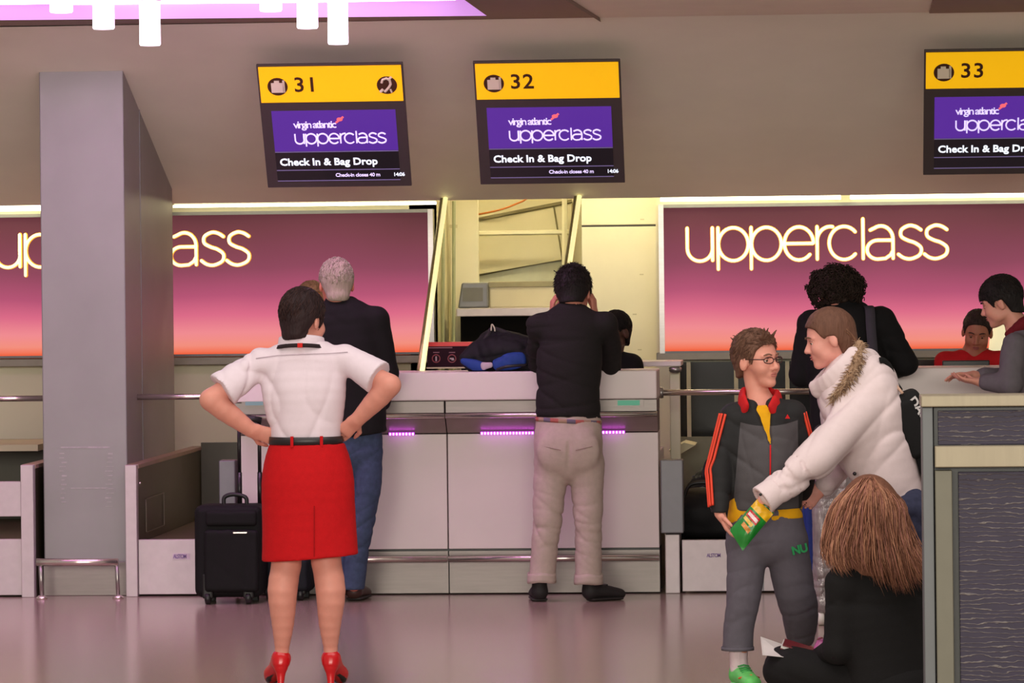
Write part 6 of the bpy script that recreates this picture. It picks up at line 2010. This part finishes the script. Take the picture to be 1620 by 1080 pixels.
# ------------------------------------------------------------------ on the middle counter: backpack and information box
zl = at(870, 587, -.13).z
def backpack():
    Y = .02
    P = lambda x, y, d=0.0: at(x, y, Y + d)
    t = thing('backpack', P(790, 590), 'black and blue backpack lying on the middle counter', 'backpack')
    t.location.z = zl; WL[t.name] = V(t.location)
    S = Sdf(.03)
    S.chain([P(752, 574, .02), P(790, 556, .04), P(824, 560, .02), P(838, 572, .0)], [(.06, .05), (.12, .10), (.115, .10), (.08, .08)], (0, 1, 0), k=.04)
    S.chain([P(736, 568, .0), P(770, 540, .05), P(786, 530, .05)], [.030, .05, .04], k=.03)
    S.plane((0, 0, zl + .002), (0, 0, -1))
    S.disp = folds(121, .010, 26)
    to_obj('bag_body', S.mesh(.008), cloth('backpack_black', (24, 24, 27), rough=.65, bump=.3), t)
    bl = cloth('backpack_blue', (36, 66, 140), rough=.6)
    S = Sdf(.02); S.chain([P(786, 577, -.085), P(806, 571, -.092), P(826, 568, -.085)], [(.030, .02), (.045, .022), (.040, .02)], (0, 0, 1)); S.disp = folds(122, .006, 30); S.plane((0, 0, zl + .004), (0, 0, -1))
    to_obj('blue_panel', S.mesh(.006), bl, t)
    S = Sdf(.02); S.chain([P(733, 571, -.04), P(750, 577, -.05), P(764, 581, -.06)], [(.016, .02), (.030, .022), (.026, .02)], (0, 0, 1)); S.disp = folds(123, .005, 30); S.plane((0, 0, zl + .004), (0, 0, -1))
    to_obj('blue_side_pocket', S.mesh(.006), bl, t)
    S = Sdf(.012); S.chain([P(764, 579, -.085), P(777, 577, -.09)], [(.022, .012), (.014, .010)], (0, 0, 1)); S.plane((0, 0, zl + .003), (0, 0, -1))
    to_obj('grey_patch', S.mesh(.005), cloth('backpack_grey', (190, 176, 184)), t)
    MB().tube(catmull([P(786, 584, -.098), P(805, 579, -.115), P(834, 577, -.09)], 6), .008, 6).build('dark_seam', m_black, t, smooth=True)
    MB().tube(catmull([P(755, 552, .0), P(769, 534, .0), P(777, 521, .02), P(783, 520, .02), P(800, 526, .0), P(828, 543, -.02), P(842, 560, -.03)], 6), .012, 8, ry=.5).build('shoulder_strap', cloth('backpack_strap', (48, 46, 46)), t, smooth=True)
    MB().tube(catmull([P(777, 523, -.01), P(778, 513, -.01), P(782, 518, -.01), P(783, 524, -.01)], 5), .004, 6).build('buckle', M('pale_buckle', (206, 200, 176), rough=.3), t, smooth=True)
backpack()
b0, b1 = fl(676, 583, zl), fl(752, 582, zl)
ztop = at(715, 541, b0.y).z
t = thing('information_box', (b0.x, b0.y, zl), 'dark plum information box with red top beside the backpack', 'box')
xe = b0.x + (b1.x - b0.x)
MB().box(b0.x, xe, b0.y, b0.y + .10, zl + .008, ztop - .022).build('box_body', M('plum_box', (44, 18, 30), rough=.7, spec=.15), t)
MB().box(b0.x - .002, xe + .002, b0.y - .004, b0.y + .104, ztop - .022, ztop).build('red_top', M('box_red', (206, 34, 40), rough=.4, emit=(206, 34, 40), es=.15), t)
MB().box(b0.x - .004, xe + .06, b0.y - .006, b0.y + .11, zl, zl + .008).build('base_board', m_cream2, t)
for px in (690, 715):
    c = at(px, 567, b0.y)
    mb = MB(); pts = [(c.x + .021 * math.cos(a * .314), b0.y - .001, c.z + .021 * math.sin(a * .314)) for a in range(20)]
    mb.tube(pts, .003, 5, closed=True).build('red_ring', M('ring_red', (150, 50, 66), rough=.4), t)
    mb = MB()
    if px == 690:
        mb.box(c.x - .004, c.x + .004, b0.y - .002, b0.y, c.z - .014, c.z + .012)
    else:
        mb.box(c.x - .012, c.x + .010, b0.y - .002, b0.y, c.z - .004, c.z + .004).box(c.x - .002, c.x + .012, b0.y - .002, b0.y, c.z - .010, c.z - .002)
    mb.build('pictogram', M('picto_grey', (190, 170, 176)), t)
    MB().box(c.x - .016, c.x + .018, b0.y - .001, b0.y, c.z + .031, c.z + .036).build('caption', M('picto_dim', (140, 90, 104)), t)
c = at(678, 550, b0.y)
MB().box(c.x, c.x + .13, b0.y - .001, b0.y, c.z - .003, c.z + .003).build('caption', M('picto_dim', (0, 0, 0)), t)

# monitor and lamp on the right counter
a = rc(1491, 570, 1566, 583, .36)
t = thing('monitor', ((a[0] + a[1]) / 2, .42, .74), 'black monitor on the right counter in front of the red blazer', 'monitor')
MB().box(a[0], a[1], .38, .41, .86, a[3]).build('screen', m_black, t, bevel=.005)
MB().box(a[0] + .02, a[1] - .02, .37, .38, .90, a[3] - .03).build('rear_cover', M('monitor_grey', (70, 68, 66), rough=.5), t)
MB().tube([((a[0] + a[1]) / 2, .42, .76), ((a[0] + a[1]) / 2, .42, 1.0)], .02, 8).build('stem', m_black, t, smooth=True)
MB().lathe(((a[0] + a[1]) / 2, .42, .74), [(.11, 0), (.11, .012), (.03, .022)], 20).build('foot', m_black, t, smooth=True)
c = at(1583, 560, 1.8)
t = thing('desk_lamp', (c.x, 1.8, 0), 'glowing cream lamp between the red blazer and the grey hooded top', 'lamp')
MB().lathe((c.x, 1.8, at(1583, 572, 1.8).z), [(.075, 0), (.062, .12), (.035, .21), (.02, .215)], 20).build('shade', M('cream_shade', (250, 240, 190), emit=(255, 244, 196), es=.75), t, smooth=True)
MB().tube([(c.x, 1.8, .02), (c.x, 1.8, at(1583, 568, 1.8).z)], .012, 8).build('stem', m_grey, t, smooth=True)
MB().lathe((c.x, 1.8, 0), [(.13, 0), (.13, .015), (.03, .03)], 20).build('base', m_grey, t, smooth=True)

# ------------------------------------------------------------------ purple stand at the right edge
def wave_mat():
    m = M('purple_wave_panel', (46, 35, 60), rough=.55, var=.12, scale=12)
    nt = m.node_tree
    b = nt.nodes['Principled BSDF']
    src = b.inputs['Base Color'].links[0].from_socket
    tc = nt.nodes.new('ShaderNodeTexCoord')
    mp = nt.nodes.new('ShaderNodeMapping'); mp.inputs['Scale'].default_value = (.35, .35, 1)
    nt.links.new(tc.outputs['Object'], mp.inputs[0])
    n = nt.nodes.new('ShaderNodeTexNoise'); n.inputs['Scale'].default_value = 26; n.inputs['Detail'].default_value = 3; n.inputs['Roughness'].default_value = .6
    nt.links.new(mp.outputs[0], n.inputs['Vector'])
    sz = nt.nodes.new('ShaderNodeSeparateXYZ'); nt.links.new(tc.outputs['Object'], sz.inputs[0])
    ma_ = nt.nodes.new('ShaderNodeMath'); ma_.operation = 'MULTIPLY'; ma_.inputs[1].default_value = 115.0
    nt.links.new(sz.outputs['Z'], ma_.inputs[0])
    mu = nt.nodes.new('ShaderNodeMath'); mu.operation = 'MULTIPLY_ADD'; mu.inputs[1].default_value = 4.5
    nt.links.new(n.outputs['Fac'], mu.inputs[0]); nt.links.new(ma_.outputs[0], mu.inputs[2])
    fr_ = nt.nodes.new('ShaderNodeMath'); fr_.operation = 'PINGPONG'; fr_.inputs[1].default_value = 1.0
    nt.links.new(mu.outputs[0], fr_.inputs[0])
    cr = nt.nodes.new('ShaderNodeValToRGB')
    cr.color_ramp.elements[0].position = .0; cr.color_ramp.elements[0].color = (1, 1, 1, 1)
    cr.color_ramp.elements[1].position = .28; cr.color_ramp.elements[1].color = (0, 0, 0, 1)
    nt.links.new(fr_.outputs[0], cr.inputs[0])
    n2 = nt.nodes.new('ShaderNodeTexNoise'); n2.inputs['Scale'].default_value = 16
    nt.links.new(tc.outputs['Object'], n2.inputs['Vector'])
    m3 = nt.nodes.new('ShaderNodeMath'); m3.operation = 'MULTIPLY'
    nt.links.new(cr.outputs[0], m3.inputs[0]); nt.links.new(n2.outputs['Fac'], m3.inputs[1])
    mx = nt.nodes.new('ShaderNodeMix'); mx.data_type = 'RGBA'
    nt.links.new(m3.outputs[0], mx.inputs['Factor'])
    nt.links.new(src, mx.inputs['A'])
    mx.inputs['B'].default_value = lin((170, 160, 150)) + (1,)
    nt.links.new(mx.outputs['Result'], b.inputs['Base Color'])
    bp = nt.nodes.new('ShaderNodeBump'); bp.inputs['Strength'].default_value = .6; bp.inputs['Distance'].default_value = .004
    nt.links.new(cr.outputs[0], bp.inputs['Height']); nt.links.new(bp.outputs[0], b.inputs['Normal'])
    return m
def stand():
    Yf = -21.27 + 6400 / 434.0
    Q = lambda px, py, d=0.0: at(px, py, Yf + d)
    xr_ = Q(1462, 800).x + .95
    t = thing('display_stand', (Q(1540, 800).x + .3, Yf + .1, 0), 'steel framed stand with purple wave pattern panels at the right edge', 'stand')
    wm = wave_mat()
    gold = M('champagne_steel', (158, 146, 124), rough=.45, metal=.3, var=.05, scale=5, stretch=(10, 1, 1))
    post = M('stand_grey', (108, 110, 112), rough=.5, metal=.2, var=.04)
    post2 = M('stand_champagne_post', (114, 110, 96), rough=.5, metal=.2, var=.04)
    x0 = Q(1461, 850).x; x1 = Q(1478, 850, .0).x
    zt, zt2 = Q(1540, 625).z, Q(1540, 643).z
    MB().box(x0 - .004, xr_, Yf - .01, Yf + .22, zt2, zt).build('top_bar', gold, t, bevel=.004)
    MB().box(x0, x1, Yf, Yf + .21, 0, zt2 - .002).build('outer_post', post, t, bevel=.003)
    MB().box(xr_ - (x1 - x0), xr_, Yf, Yf + .21, 0, zt2 - .002).build('outer_post', post, t, bevel=.003)
    MB().box(x1 + .004, xr_ - .045, Yf + .03, Yf + .19, .02, zt2 - .004).build('core', m_black, t)
    a = rc(1484, 649, 1620, 703, Yf + .02)
    MB().box(a[0], xr_ - .06, Yf + .02, Yf + .03, a[2], a[3]).build('upper_panel', wm, t, bevel=.002)
    a = rc(1479, 705, 1620, 739, Yf - .03)
    MB().box(a[0], xr_ - .05, Yf - .03, Yf + .025, a[2], a[3]).build('cross_bar', gold, t, bevel=.004)
    a = rc(1481, 744, 1508, 1080, Yf - .02)
    MB().box(a[0], a[1], Yf - .02, Yf + .03, .02, a[3]).build('inner_post', post2, t, bevel=.003)
    MB().box(xr_ - .05 - (a[1] - a[0]), xr_ - .05, Yf - .02, Yf + .03, .02, a[3]).build('inner_post', post2, t, bevel=.003)
    a2 = rc(1518, 746, 1620, 1080, Yf + .01)
    MB().box(a2[0], xr_ - .14, Yf + .01, Yf + .03, .06, a2[3]).build('lower_panel', wm, t, bevel=.002)
    MB().box(x0 - .02, xr_ + .02, Yf - .06, Yf + .27, 0, .02).build('base_plate', post, t, bevel=.004)
stand()
